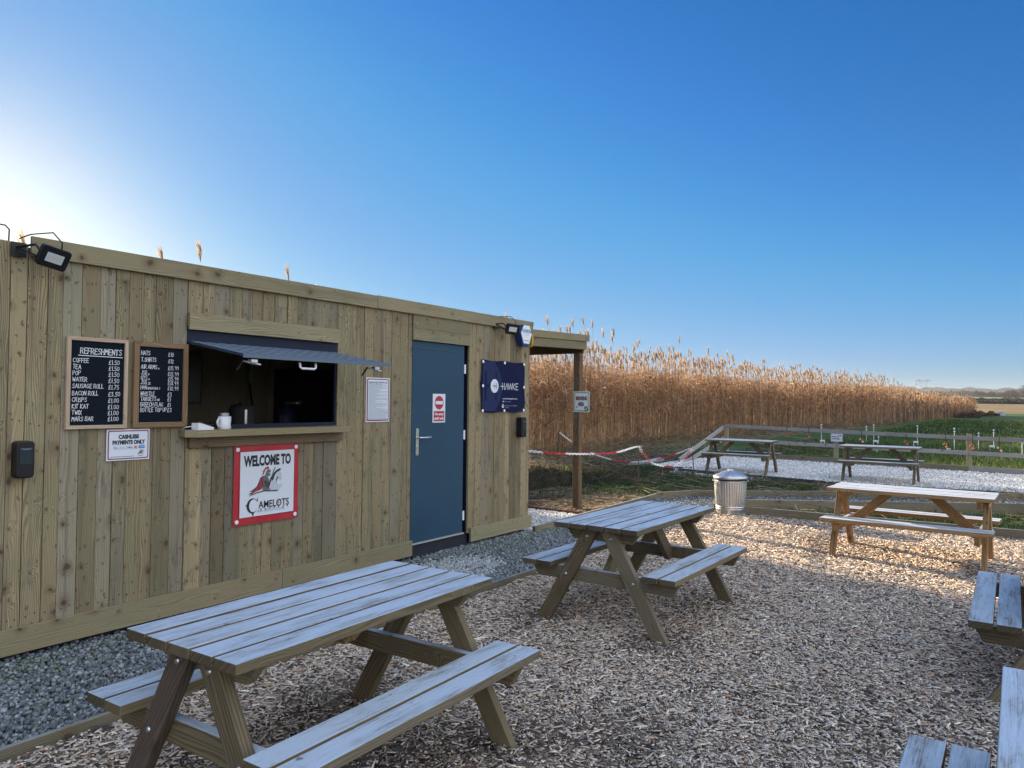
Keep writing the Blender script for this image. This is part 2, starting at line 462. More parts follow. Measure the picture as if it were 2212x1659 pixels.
BANNER = flat('banner navy', (0.006, 0.010, 0.045), 0.75, spec=0.15, noise=0.1)
BANNER2 = flat('banner lighter navy', (0.020, 0.030, 0.085), 0.75, spec=0.15)
GREEN = flat('sign green', (0.06, 0.24, 0.06), 0.45)
BLUEP = flat('card blue', (0.015, 0.17, 0.55), 0.45)
ALU = flat('brushed handle metal', (0.60, 0.61, 0.62), 0.28, 1.0)

# ------------------------------------------------------------------ ground sheets
def sheet(name, poly, z, mat, div=0.0, kind='structure'):
    mb = MB(); mb.face([(x, y, z) for x, y in poly])
    o = mb.build(name, mat); o['kind'] = kind
    return o

# terrain: flat near the yard, rising fields and hills far off
radii = [0, 30, 60, 100, 140, 205, 215, 260, 400, 600, 640, 800, 1000, 1200, 1250, 1600, 2200, 2600, 3200, 4200, 6000, 9000]
hts = [0, 0, 0, 0, 0, 0, 0.0, 0.8, 2.5, 4.7, 5.0, 7.2, 10.0, 12.8, 13.5, 19, 28, 35, 48, 56, 54, 46]
NA = 144
tv, tf, tm = [], [], []
for r, h in zip(radii, hts):
    for a in range(NA):
        t = 2 * math.pi * a / NA
        hh = h * (1 + 0.16 * math.sin(3 * t + 0.4) + 0.06 * math.sin(11 * t) + 0.05 * math.sin(23 * t + r)) - 0.02
        tv.append((r * math.cos(t), r * math.sin(t), hh))
for i in range(len(radii) - 1):
    for a in range(NA):
        b = (a + 1) % NA
        tf.append((i * NA + a, (i + 1) * NA + a, (i + 1) * NA + b, i * NA + b))
        r0 = radii[i]
        tm.append(0 if r0 < 205 else 1 if r0 < 400 else 2 if r0 < 1200 else 3)
me = bpy.data.meshes.new('ground')
me.from_pydata(tv, [], tf)
G_GRASS = ground_mat('range turf', [(0.016, 0.050, 0.012), (0.034, 0.080, 0.015), (0.095, 0.112, 0.022)], (0.9, 0.45), bscale=25, stretch=(1.0, 0.16))
G_TAN = ground_mat('stubble field', [(0.135, 0.095, 0.042), (0.20, 0.145, 0.068), (0.09, 0.065, 0.032)], (0.06, 0.3), bscale=2)
G_FIELD = ground_mat('winter pasture', [(0.09, 0.11, 0.036), (0.15, 0.165, 0.065), (0.12, 0.12, 0.055)], (0.004, 0.02), bscale=1)
G_FIELD2 = ground_mat('far fields', [(0.06, 0.085, 0.03), (0.10, 0.12, 0.05), (0.055, 0.065, 0.04)], (0.002, 0.008), bscale=1)
for m_ in (G_GRASS, G_TAN, G_FIELD, G_FIELD2): me.materials.append(m_)
me.polygons.foreach_set('material_index', np.array(tm, dtype=np.int32))
me.polygons.foreach_set('use_smooth', np.ones(len(tf), dtype=bool))
me.update()
g = put('ground', me); g['kind'] = 'structure'

G_CHIP = ground_mat('chip bed', [(0.15, 0.115, 0.085), (0.28, 0.225, 0.17), (0.07, 0.053, 0.042)], (14, 3.0), bscale=90)
G_GRAV = ground_mat('gravel bed', [(0.20, 0.205, 0.20), (0.32, 0.325, 0.31), (0.12, 0.13, 0.12)], (40, 2.0), bscale=120)
G_PALE = ground_mat('pale gravel bed', [(0.40, 0.39, 0.37), (0.54, 0.525, 0.49), (0.32, 0.31, 0.29)], (30, 1.2), bscale=60)
G_DIRT = ground_mat('bare earth', [(0.13, 0.085, 0.045), (0.22, 0.155, 0.085), (0.06, 0.042, 0.028)], (6, 2.0), bscale=40)
CHIP_POLY = [(-9, -9), (11.20, -9), (11.20, 0.0), (11.02, 2.6), (10.96, 3.84), (-9, 3.74)]
GRAV_POLY = [(-9, 3.74), (10.96, 3.84), (11.30, 3.92), (11.70, 5.07), (7.60, 4.93), (7.60, 9.0), (-9, 9.0)]
PATH_POLY = [(10.96, 3.84), (11.35, 3.90), (12.54, 2.23), (14.03, -0.06), (15.6, -2.6), (17.6, -2.6), (14.6, 2.1), (13.2, 3.99), (12.41, 4.81), (11.70, 5.07), (11.30, 3.92)]
SMOKE_POLY = [(7.60, 4.98), (9.31, 5.10), (9.44, 7.6), (7.60, 7.6)]
DIRT_POLY = [(9.33, 5.12), (11.72, 5.10), (12.4, 5.6), (12.8, 7.0), (12.0, 8.0), (9.45, 8.0)]
PALE_POLY = [(16.95, 7.9), (16.05, 6.3), (15.80, 3.3), (16.25, 0.0), (16.6, -4.0), (21.2, -4.0), (22.4, 7.45), (20.3, 7.9)]
sheet('wood_chip_ground', CHIP_POLY, 0.000, G_CHIP)
sheet('gravel_strip', GRAV_POLY, 0.004, G_GRAV)
mb = MB(); mb.face([(-9, 4.12, .003), (7.5, 4.12, .003), (7.5, 5.1, .062), (-9, 5.1, .062)]); o = mb.build('gravel_strip', G_GRAV); o['kind'] = 'structure'
sheet('gravel_path', PATH_POLY, 0.008, G_GRAV)
sheet('shelter_gravel', SMOKE_POLY, 0.012, G_PALE)
sheet('bare_earth', DIRT_POLY, 0.006, G_DIRT)
sheet('pale_gravel', PALE_POLY, 0.010, G_PALE)

# ------------------------------------------------------------------ timber edgings
def edging(p0, p1, z1, label, mat=W_EDGE, t=0.035, z0=-0.05, rise=0.0, cuts=1):
    mb = MB()
    p0, p1 = Vector((*p0, z0)), Vector((*p1, z0))
    d = p1 - p0; L = d.length; d.normalize()
    for k in range(cuts):
        a = p0 + d * (L * k / cuts + (0.002 if k else 0)); b = p0 + d * (L * (k + 1) / cuts - 0.002)
        mb.prism([(0, 0), ((b - a).length, 0), ((b - a).length, z1 - z0 + rise), (0, z1 - z0)], a, d, (0, 0, 1), t, random.uniform(0.85, 1.15))
    o = mb.build('timber_edging', mat, bevel=0.003)
    tag(o, label, 'edging board', 'timber edging boards')
    return o

edging((-6, 3.755), (10.90, 3.835), 0.055, 'thin timber edging between the gravel strip by the cabin and the wood chips', W_EDGE, 0.03, cuts=4)
edging((7.66, 4.93), (11.72, 5.07), 0.105, 'pale timber edging running from the cabin corner past the shelter post', W_EDGE, 0.035, cuts=2)
edging((11.72, 5.07), (12.41, 4.72), 0.12, 'short timber edging where the gravel path turns behind the bin', W_EDGE, 0.035)
edging((12.41, 4.72), (17.4, -2.4), 0.125, 'long timber edging on the far side of the gravel path', W_EDGE, 0.035, cuts=3)
edging((11.30, 3.92), (15.4, -2.5), 0.15, 'timber edging on the near side of the gravel path right of the bin', W_EDGE, 0.035, cuts=3)
edging((10.97, 3.80), (11.24, -4.0), 0.12, 'dark timber edging at the far end of the wood chips behind the sunlit table', W_EDGE, 0.04, cuts=3)
edging((9.31, 5.12), (9.46, 7.5), 0.06, 'red brown edging board beside the shelter post', W_EDGE_R, 0.03)
edging((16.50, 6.55), (15.78, 3.2), 0.11, 'dark low edging board in front of the pale gravel, left stretch', W_EDGE_D, 0.05)
edging((15.78, 3.2), (16.5, -3.9), 0.10, 'dark low edging board in front of the pale gravel, right stretch', W_EDGE_D, 0.05)

# ------------------------------------------------------------------ lettering helpers
_fonts = {}
def text_polys(s, size, sx=1.0, bold=0.0, align='LEFT'):
    cu = bpy.data.curves.new('lettering', 'FONT')
    cu.body = s; cu.size = size; cu.align_x = align; cu.offset = bold; cu.fill_mode = 'FRONT'; cu.resolution_u = 3
    o = bpy.data.objects.new('lettering', cu); COL.objects.link(o)
    dg = bpy.context.evaluated_depsgraph_get(); dg.update()
    me = bpy.data.meshes.new_from_object(o.evaluated_get(dg))
    V = [(v.co.x * sx, v.co.y) for v in me.vertices]
    F = [list(p.vertices) for p in me.polygons]
    bpy.data.objects.remove(o); bpy.data.curves.remove(cu); bpy.data.meshes.remove(me)
    return V, F

class Sign:
    """flat graphics in layers on a plate: origin, right, up, towards the viewer"""
    def __init__(self, O, U, V, N):
        self.O, self.U, self.V, self.N = Vector(O), Vector(U).normalized(), Vector(V).normalized(), Vector(N).normalized()
        self.mats, self.v, self.f, self.mi = [], [], [], []
    def _m(self, mat):
        if mat not in self.mats: self.mats.append(mat)
        return self.mats.index(mat)
    def P(self, x, y, k): return tuple(self.O + self.U * x + self.V * y + self.N * (0.0012 * k))
    def poly(self, pts, mat, k=1):
        i = len(self.v)
        self.v += [self.P(x, y, k) for x, y in pts]
        self.f.append(list(range(i, i + len(pts)))); self.mi.append(self._m(mat))
    def rect(self, x0, y0, x1, y1, mat, k=1, r=0.0):
        if r <= 0: self.poly([(x0, y0), (x1, y0), (x1, y1), (x0, y1)], mat, k); return
        pts = []
        for cx, cy, a0 in ((x1 - r, y0 + r, -90), (x1 - r, y1 - r, 0), (x0 + r, y1 - r, 90), (x0 + r, y0 + r, 180)):
            for q in range(5):
                a = R(a0 + q * 22.5); pts.append((cx + r * math.cos(a), cy + r * math.sin(a)))
        self.poly(pts, mat, k)
    def disc(self, x, y, r, mat, k=1, ry=None, n=28):
        self.poly([(x + r * math.cos(2 * math.pi * q / n), y + (ry or r) * math.sin(2 * math.pi * q / n)) for q in range(n)], mat, k)
    def text(self, s, x, y, h, mat, k=2, sx=1.0, bold=0.0, align='LEFT', width=None):
        V, F = text_polys(s, h / 0.729, sx, bold, align)
        if width and V:
            w = max(p[0] for p in V) - min(p[0] for p in V)
            q = width / w; V = [(p[0] * q, p[1]) for p in V]
        i = len(self.v)
        self.v += [self.P(x + p[0], y + p[1], k) for p in V]
        for f in F: self.f.append([i + q for q in f]); self.mi.append(self._m(mat))
    def stroke(self, pts, w, mat, k=2):
        for a, b in zip(pts[:-1], pts[1:]):
            dx, dy = b[0] - a[0], b[1] - a[1]; L = math.hypot(dx, dy)
            if L < 1e-6: continue
            dx, dy = dx / L * w / 2, dy / L * w / 2
            self.poly([(a[0] - dx - -dy, a[1] - dy - dx), (b[0] + dx + dy, b[1] + dy - dx), (b[0] + dx - dy, b[1] + dy + dx), (a[0] - dx - dy, a[1] - dy + dx)], mat, k)
    def build(self, name, parent):
        me = bpy.data.meshes.new(name); me.from_pydata(self.v, [], self.f)
        for m_ in self.mats: me.materials.append(m_)
        me.polygons.foreach_set('material_index', np.array(self.mi, dtype=np.int32)); me.update()
        # every face must look at the viewer
        bm = bmesh.new(); bm.from_mesh(me); bm.normal_update()
        bad = [f for f in bm.faces if f.normal.dot(self.N) < 0]
        if bad: bmesh.ops.reverse_faces(bm, faces=bad)
        bm.to_mesh(me); bm.free()
        return put(name, me, parent)

HAND = {'A': '0,0 2,6 4,0|.8,2.2 3.2,2.2', 'B': '0,0 0,6 2.4,6 3.2,4.8 2.4,3.4 0,3.2|2.4,3.3 3.6,1.8 2.6,0 0,0', 'C': '3.6,5 2.4,6 .8,5.4 0,3 .8,.6 2.4,0 3.6,.9',
 'D': '0,0 0,6 1.8,6 3.6,4.4 3.6,1.6 1.8,0 0,0', 'E': '3.2,6 0,6 0,0 3.2,0|0,3.1 2.6,3.1', 'F': '3.2,6 0,6 0,0|0,3.1 2.6,3.1', 'G': '3.6,5 2.2,6 .6,5 0,3 .6,.8 2.2,0 3.6,1 3.6,2.6 2.2,2.6',
 'H': '0,0 0,6|3.4,0 3.4,6|0,3 3.4,3', 'I': '.6,0 .6,6', 'J': '2.8,6 2.8,1.4 1.6,0 .2,.8', 'K': '0,0 0,6|3.2,6 0,2.8 3.4,0', 'L': '0,6 0,0 3,0', 'M': '0,0 .4,6 2,2.4 3.6,6 4,0',
 'N': '0,0 0,6 3.4,0 3.4,6', 'O': '1.8,6 .4,5 0,3 .4,1 1.8,0 3.2,1 3.6,3 3.2,5 1.8,6', 'P': '0,0 0,6 2.4,6 3.4,4.6 2.4,3 0,2.8', 'Q': '1.8,6 .4,5 0,3 .4,1 1.8,0 3.2,1 3.6,3 3.2,5 1.8,6|2.2,1.6 3.8,-.6',
 'R': '0,0 0,6 2.4,6 3.4,4.6 2.4,3.1 0,2.9|1.6,2.9 3.6,0', 'S': '3.4,5.2 2,6 .4,5.2 .4,4 3,2.4 3.2,.9 1.6,0 0,.8', 'T': '0,6 3.8,6|1.9,6 1.9,0', 'U': '0,6 0,1.4 1.6,0 3.2,1.4 3.2,6',
 'V': '0,6 1.8,0 3.6,6', 'W': '0,6 1,0 2.2,4.4 3.4,0 4.4,6', 'X': '0,0 3.4,6|0,6 3.4,0', 'Y': '0,6 1.7,3 3.4,6|1.7,3 1.7,0', 'Z': '0,6 3.4,6 0,0 3.4,0',
 '0': '1.5,6 .3,5 0,3 .3,1 1.5,0 2.7,1 3,3 2.7,5 1.5,6', '1': '.8,0 .8,6', '2': '0,4.8 1.4,6 2.8,4.8 2.4,3 0,0 3.2,0', '3': '0,5.6 2.6,6 1.2,3.4 2.8,2.4 2.4,.4 0,.2', '4': '2.4,0 2.4,6 0,2 3.2,2', '5': '2.8,6 .4,6 .2,3.4 2,3.6 2.8,1.8 1.8,0 0,.4',
 '6': '2.6,6 .4,3 .2,1 1.4,0 2.6,1 2.4,2.6 .4,2.4', '7': '0,6 3,6 1,0', '8': '1.5,6 .3,4.8 2.7,1.4 1.5,0 .3,1.4 2.7,4.8 1.5,6', '9': '2.8,4.4 1.4,3 .2,4.4 1.4,6 2.8,4.6 2.6,0', '.': '.2,0 .7,0', '+': '1.5,1 1.5,5|0,3 3,3', 'x': '0,1 2.6,4|0,4 2.6,1',
 '\u00a3': '3,5 2,6 1,5.2 .9,1.2 0,0 3.2,0|0,3 2.4,3', 'm': '0,0 0,3 1,3 1,0|1,3 2.2,3 2.2,0', '-': '0,2.6 2.4,2.6'}
def chalk(sg, s, x, y, h, w, sx=1.0, sp=1.35):
    k = h / 6.0
    for ch in s:
        if ch == ' ': x += 2.6 * k * sx; continue
        g_ = HAND[ch]; mxx = 0
        jx, jy, sl = random.uniform(-.2, .2), random.uniform(-.35, .35), random.uniform(.02, .10)
        for st in g_.split('|'):
            pts = []
            for p in st.split():
                a, b = map(float, p.split(',')); mxx = max(mxx, a)
                pts.append((x + (a + jx + b * sl) * k * sx, y + (b + jy) * k))
            sg.stroke(pts, w, CHALK, 2)
        x += (mxx + sp) * k * sx
    return x

def plate(sign, w, h, t, mat, name, parent, bevel=0.0):
    mb = MB()
    mb.prism([(0, 0), (w, 0), (w, h), (0, h)], sign.O - sign.N * t, sign.U, sign.V, t, 1.0, N=sign.N)
    return mb.build(name, mat, parent, bevel=bevel)

X1, Y1, Z1 = Vector((1, 0, 0)), Vector((0, 1, 0)), Vector((0, 0, 1))
WY = 4.94                       # front of the cladding

# ------------------------------------------------------------------ the cabin
cabin = thing('timber_cabin', 'long flat roofed cabin clad in upright pine boards with open serving hatch and blue door', 'cabin', (3.0, 6.1, 0))
OPEN = [(3.055, 4.475, 1.36, 2.20), (5.455, 6.360, 0.0, 2.40)]       # hatch, door
mb = MB()
def clad_run(x0, x1, z0, z1, wmin=0.086, wmax=0.128, jitter=0.007):
    x = x0
    ws = []
    while x < x1 - 1e-4:
        w = random.uniform(wmin, wmax)
        if x1 - x - w < 0.05: w = x1 - x
        ws.append((x, min(x + w, x1))); x = ws[-1][1]
    for a, b in ws:
        ti = random.choice([0.80, 0.90, 0.95, 1.0, 1.04, 1.10, 1.16]) * random.uniform(0.95, 1.05)
        if random.random() < 0.07: ti *= 0.72
        d = random.uniform(0, jitter); tw = random.uniform(-0.006, 0.006)
        zz = z1 + random.uniform(-0.003, 0.003)
        # board with slightly twisted face
        p = [(a + .0015, WY - d), (b - .0015, WY - d - tw), (b - .0015, WY + 0.02), (a + .0015, WY + 0.02)]
        off = (random.uniform(0, 60), random.uniform(0, 60))
        lo = [(q[0], q[1], z0) for q in p]; hi = [(q[0], q[1], zz) for q in p]
        i = len(mb.v); mb.v += lo + hi
        for k in range(4):
            j = (k + 1) % 4
            mb.f.append([i + k, i + j, i + 4 + j, i + 4 + k])
            u0, u1 = (0, b - a) if k == 0 else (0.2, 0.22)
            mb.uv.append([(z0 + off[0], u0 + off[1]), (z0 + off[0], u1 + off[1]), (zz + off[0], u1 + off[1]), (zz + off[0], u0 + off[1])])
            mb.t.append(ti); mb.mi.append(0)
        for zn in (z0 + .115, (z0 + z1) / 2 + .12, z1 - .125):
            for fx in (.28, .72):
                if zz - z0 < 1.0 and zn != z1 - .125: continue
                xn = a + (b - a) * fx; yn = WY - d - tw * fx - .0012; r_ = .0045; zn2 = zn + random.uniform(-.012, .012)
                mb.face([(xn - r_, yn, zn2 - r_), (xn + r_, yn, zn2 - r_), (xn + r_, yn, zn2 + r_), (xn - r_, yn, zn2 + r_)], None, 1.0, 1)
        mb.f.append([i + 4, i + 5, i + 6, i + 7]); mb.uv.append([(off[0], off[1])] * 4); mb.t.append(ti); mb.mi.append(0)
        mb.f.append([i + 3, i + 2, i + 1, i]); mb.uv.append([(off[0], off[1])] * 4); mb.t.append(ti); mb.mi.append(0)
clad_run(-4.0, 2.005, 0.20, 2.557, 0.095, 0.14)
clad_run(2.008, 3.052, 0.20, 2.50)
clad_run(3.055, 4.475, 2.16, 2.50); clad_run(3.055, 4.475, 0.20, 1.40)
clad_run(4.478, 5.448, 0.20, 2.50)
clad_run(6.365, 7.570, 0.20, 2.50)
mb.build('cladding', [W_CLAD, flat('rusty nail', (.06, .045, .035), .6)], cabin)
# side cladding of the far end and of the near end
for xs in (7.572, -4.0):
    mb = MB()
    y = WY + 0.021
    while y < 7.38:
        w = random.uniform(0.09, 0.13)
        mb.box((xs - 0.02, y, 0.2), (xs, min(y + w, 7.4), 2.5), 2, random.uniform(.8, 1.1)); y += w + .002
    mb.build('end_cladding', W_CLAD, cabin)
# boards nailed across: fascia, skirting, lintels
def cross(name, x0, x1, z0, z1, proud, t=0.022, mat=W_TRIM, tint=1.0):
    b_ = MB(); b_.box((x0, WY - 0.012 - proud, z0), (x1, WY - 0.012 - proud + t, z1), 0, tint)
    return b_.build(name, mat, cabin, bevel=0.002)
cross('fascia', 2.010, 4.930, 2.488, 2.606, 0.022, tint=0.98)
cross('fascia', 4.933, 7.600, 2.490, 2.611, 0.022, tint=1.04)
cross('skirting', -4.0, 3.900, 0.108, 0.262, 0.022, tint=0.95)
cross('skirting', 3.903, 5.450, 0.110, 0.262, 0.022, tint=1.0)
cross('skirting', 6.388, 7.600, 0.105, 0.255, 0.022, tint=1.12)
cross('hatch_lintel', 3.048, 4.470, 2.132, 2.252, 0.022, tint=1.15)
cross('door_lintel', 5.442, 6.365, 2.352, 2.496, 0.004, tint=0.82)
cross('door_lintel', 5.442, 6.365, 2.236, 2.350, 0.006, tint=0.97)
cross('sill_apron', 3.06, 4.520, 1.277, 1.352, 0.030, t=0.03, mat=W_SILL)
b_ = MB()
b_.prism([(3.00, 4.86), (3.05, 4.79), (4.50, 4.79), (4.50, 5.04), (3.06, 5.04), (3.06, 4.94), (3.00, 4.94)], (0, 0, 1.357), X1, Y1, 0.052, 1.05)
b_.build('counter_shelf', W_TRIM, cabin, bevel=0.003)
# steel container shell behind the boards: roof, back, ends, floor, front strips round the openings
SHELL_IN = flat('beige container lining', (0.42, 0.35, 0.26), 0.7)
b_ = MB()
b_.box((-3.9, 4.97, 2.42), (7.54, 7.39, 2.545))
b_.box((-3.9, 7.33, 0.12), (7.54, 7.39, 2.419))
b_.box((7.48, 4.97, 0.12), (7.54, 7.329, 2.419))
b_.box((-3.9, 4.97, 0.12), (-3.84, 7.329, 2.419))
b_.box((-3.83, 4.97, 0.06), (7.47, 7.329, 0.20))
for x0, x1, z0, z1 in ((-3.83, 3.05, .21, 2.419), (4.50, 5.45, .21, 2.419), (6.37, 7.47, .21, 2.419), (3.051, 4.499, .21, 1.35), (3.051, 4.499, 2.08, 2.419), (5.451, 6.369, 2.25, 2.419)):
    b_.box((x0, 4.968, z0), (x1, 5.02, z1))
b_.build('container_shell', NAVY, cabin)
b_ = MB()
x = 1.0; prof = []
while x < 7.3:
    prof += [(x, 7.32), (x + .08, 7.32), (x + .12, 7.27), (x + .26, 7.27), (x + .28, 7.32)]; x += .28
for a, b in zip(prof[:-1], prof[1:]):
    if b[0] > a[0]: b_.face([(a[0], a[1], .21), (b[0], b[1], .21), (b[0], b[1], 2.41), (a[0], a[1], 2.41)])
b_.build('corrugated_lining', SHELL_IN, cabin)
b_ = MB()
b_.box((4.462, 4.955, 1.41), (4.497, 4.966, 2.08)); b_.box((3.055, 4.952, 1.412), (4.461, 4.966, 1.44))
b_.box((3.052, 4.945, 2.048), (4.476, 4.966, 2.15))
b_.build('hatch_frame', NAVY, cabin)
# base rail and step under the door
b_ = MB()
b_.box((5.452, 4.962, 0.005), (6.386, 5.02, 0.196)); b_.box((5.50, 4.95, 0.0), (5.74, 4.961, 0.12)); b_.box((-3.8, 5.05, -0.02), (7.4, 5.12, 0.118))
b_.build('base_rail', flat('dark base steel', (0.012, 0.016, 0.024), 0.6, noise=.4), cabin)
# door
b_ = MB(); b_.box((5.462, 4.950, 0.222), (6.292, 4.966, 2.232), 2)
door = b_.build('door', DOORBLUE, cabin, bevel=0.003)
b_ = MB(); b_.box((5.53, 4.945, 2.155), (6.26, 4.9495, 2.163)); b_.build('drip_strip', flat('door seam', (0.03, 0.065, 0.10), .5), door)
b_ = MB(); b_.box((5.462, 4.930, 0.206), (6.30, 4.962, 0.219)); b_.build('threshold', flat('worn aluminium sill', (0.55, 0.55, 0.52), .5, .6), cabin)
b_ = MB()
pl = [(0.011 * math.cos(R(a)), (0.124 if a < 181 else -0.124) + 0.011 * math.sin(R(a))) for a in list(range(0, 181, 20)) + list(range(180, 361, 20))]
pl = [(2.0 * p[0], p[1]) for p in pl]
b_.prism(pl, (5.540, 4.9495, 1.222), X1, Z1, 0.010, N=(0, -1, 0))
b_.tube([(5.542, 4.94, 1.265), (5.542, 4.90, 1.265), (5.556, 4.888, 1.265), (5.64, 4.886, 1.266), (5.690, 4.892, 1.267)], 0.0095, 10)
b_.lathe([(0.013, 0), (0.013, 0.006), (0.0, 0.0065)], (5.540, 4.9395, 1.17), 14, (0, -1, 0))
b_.build('handle', ALU, door, bevel=0.0015)
for z in (0.40, 1.27, 1.98):
    b_ = MB(); b_.tube([(6.300, 4.943, z - .05), (6.300, 4.943, z + .05)], 0.0085, 10); b_.box((6.289, 4.944, z - .045), (6.297, 4.9495, z + .045))
    b_.build('hinge', WHITE, door)
# lifted hatch shutter, nearly level
mt, n, l, b = new_mat('tread plate')
b.inputs['Base Color'].default_value = (0.075, 0.105, 0.150, 1); b.inputs['Metallic'].default_value = 0.0; b.inputs['Roughness'].default_value = 0.5; b.inputs['Specular IOR Level'].default_value = 0.25
uvn = n.new('ShaderNodeUVMap'); uvn.uv_map = 'UVMap'
bk = n.new('ShaderNodeTexBrick'); bk.inputs['Scale'].default_value = 11; bk.inputs['Mortar Size'].default_value = 0.16
bk.inputs['Color1'].default_value = (1, 1, 1, 1); bk.inputs['Color2'].default_value = (.9, .9, .9, 1); bk.inputs['Mortar'].default_value = (0, 0, 0, 1); bk.offset = 0.0
bk.inputs['Brick Width'].default_value = 1.1; bk.inputs['Row Height'].default_value = 1.1
l.new(uvn.outputs[0], bk.inputs[0])
bp = n.new('ShaderNodeBump'); bp.inputs['Strength'].default_value = 1.0; bp.inputs['Distance'].default_value = 0.012
l.new(bk.outputs['Color'], bp.inputs['Height']); l.new(bp.outputs[0], b.inputs['Normal'])
c_ = mixc(n, l, bk.outputs['Color'], (0.025, 0.04, 0.062), (0.185, 0.235, 0.29)); l.new(c_, b.inputs['Base Color'])  # paler squares: sky reflection put into the plate colour
TREAD = mt
b_ = MB()
b_.prism([(0, 0), (1.38, 0), (1.40, .655), (0.0, .655)], (3.062, 4.945, 2.032), X1, Vector((0, -.65, -.112)), -0.020, off=(0, 0))
sh = b_.build('hatch_shutter', TREAD, cabin, bevel=0.003)
b_ = MB(); b_.box((3.058, 4.286, 1.914), (4.468, 4.2945, 1.942), 0); b_.build('edge_trim', flat('shutter edge', (0.10, 0.14, 0.19), .5), sh)
b_ = MB(); b_.tube([(3.56, 4.325, 1.905), (3.56, 4.32, 1.872), (3.575, 4.318, 1.862), (3.69, 4.318, 1.862), (3.705, 4.32, 1.872), (3.705, 4.325, 1.905)], 0.0085, 10)
b_.build('grab_handle', WHITE, sh, smooth=True)
for xx in (3.16, 4.33):
    b_ = MB(); b_.box((xx - .03, 4.30, 1.885), (xx + .02, 4.34, 1.905)); b_.tube([(xx - .07, 4.34, 1.895), (xx - .02, 4.32, 1.882), (xx + .05, 4.31, 1.872)], 0.007, 8)
    b_.build('latch', STEEL, sh)
    b_ = MB(); b_.tube([(xx - .02, 4.40, 1.905), (xx - .035, 4.42, 1.86), (xx - .05, 4.43, 1.835)], 0.007, 8); b_.build('stay', BLACK, sh)

# ------------------------------------------------------------------ things inside the hatch
t = thing('storage_cabinet', 'tall dark cabinet standing inside the hatch at its right', 'cabinet', (5.9, 6.95, .21))
b_ = MB(); b_.box((5.58, 6.85, .21), (6.55, 7.24, 1.985)); b_.build('body', BLACK_M, t, bevel=.01)
b_ = MB(); b_.box((5.595, 6.84, .3), (6.535, 6.8495, 1.95)); b_.build('door', BLACK, t)
t = thing('wall_screen', 'black screen hanging at the left inside the serving hatch', 'screen', (3.6, 6.0, 1.58))
b_ = MB(); b_.box((3.18, 6.0, 1.58), (3.86, 6.05, 2.06)); b_.build('casing', BLACK_M, t, bevel=.005)
b_ = MB(); b_.box((3.20, 5.994, 1.60), (3.84, 5.9995, 2.04)); b_.build('display', BLACK, t)
b_ = MB(); b_.box((3.35, 6.05, 1.7), (3.6, 7.26, 1.74)); b_.build('wall_arm', BLACK_M, t)
t = thing('work_counter', 'dark worktop inside the hatch carrying the kettle', 'counter', (3.6, 5.5, .21))
b_ = MB(); b_.box((3.10, 5.10, 1.36), (4.40, 5.70, 1.395)); b_.build('worktop', BLACK_M, t)
for xx in (3.12, 4.34):
    for yy in (5.12, 5.64):
        b_ = MB(); b_.box((xx, yy, .205), (xx + .04, yy + .04, 1.36)); b_.build('leg', BLACK_M, t)
t = thing('kettle', 'black kettle with a bright metal strip inside the hatch', 'kettle', (3.83, 5.35, 1.396))
b_ = MB(); b_.lathe([(0, 0), (.10, 0), (.105, .02), (.10, .15), (.085, .185), (.03, .195), (0, .196)], (3.83, 5.38, 1.396), 24); b_.build('body', BLACK_M, t, smooth=True)
b_ = MB(); b_.lathe([(.022, 0), (.026, .01), (.012, .022), (0, .023)], (3.83, 5.38, 1.592), 16); b_.build('lid_knob', BLACK, t, smooth=True)
b_ = MB(); b_.box((3.783, 5.272, 1.41), (3.805, 5.284, 1.545)); b_.build('level_strip', ALU, t)
t = thing('gas_cylinder', 'dark pressure cylinder with gauge inside the hatch beside the cabinet', 'cylinder', (4.62, 5.82, .21))
b_ = MB(); b_.lathe([(0, 0), (.10, 0), (.105, .05), (.105, 1.25), (.08, 1.33), (.03, 1.36), (.03, 1.38), (0, 1.381)], (4.62, 5.80, .205), 24); b_.build('tank', NAVY, t, smooth=True)
b_ = MB(); b_.box((4.60, 5.76, 1.586), (4.74, 5.80, 1.61)); b_.lathe([(0, 0), (.022, 0), (.022, .02), (0, .021)], (4.735, 5.758, 1.60), 14, (0, -1, 0)); b_.build('valve_gauge', STEEL, t)
o = None
b_ = MB(); b_.tube([(4.60, 5.78, 1.60), (4.54, 5.74, 1.58), (4.50, 5.72, 1.48), (4.49, 5.72, 1.38)], .006, 8); b_.build('hose', BLACK, t)
b_ = MB(); b_.tube([(4.97, 6.85, 1.80), (5.14, 6.78, .21)], .011, 8); o = b_.build('broom_handle', BLACK_M); tag(o, 'thin dark broom handle leaning on the lining inside the hatch', 'broom')
b_ = MB(); b_.box((5.24, 7.22, .21), (5.28, 7.262, 2.40)); o = b_.build('conduit', flat('pale conduit', (.5, .48, .42), .6), cabin)

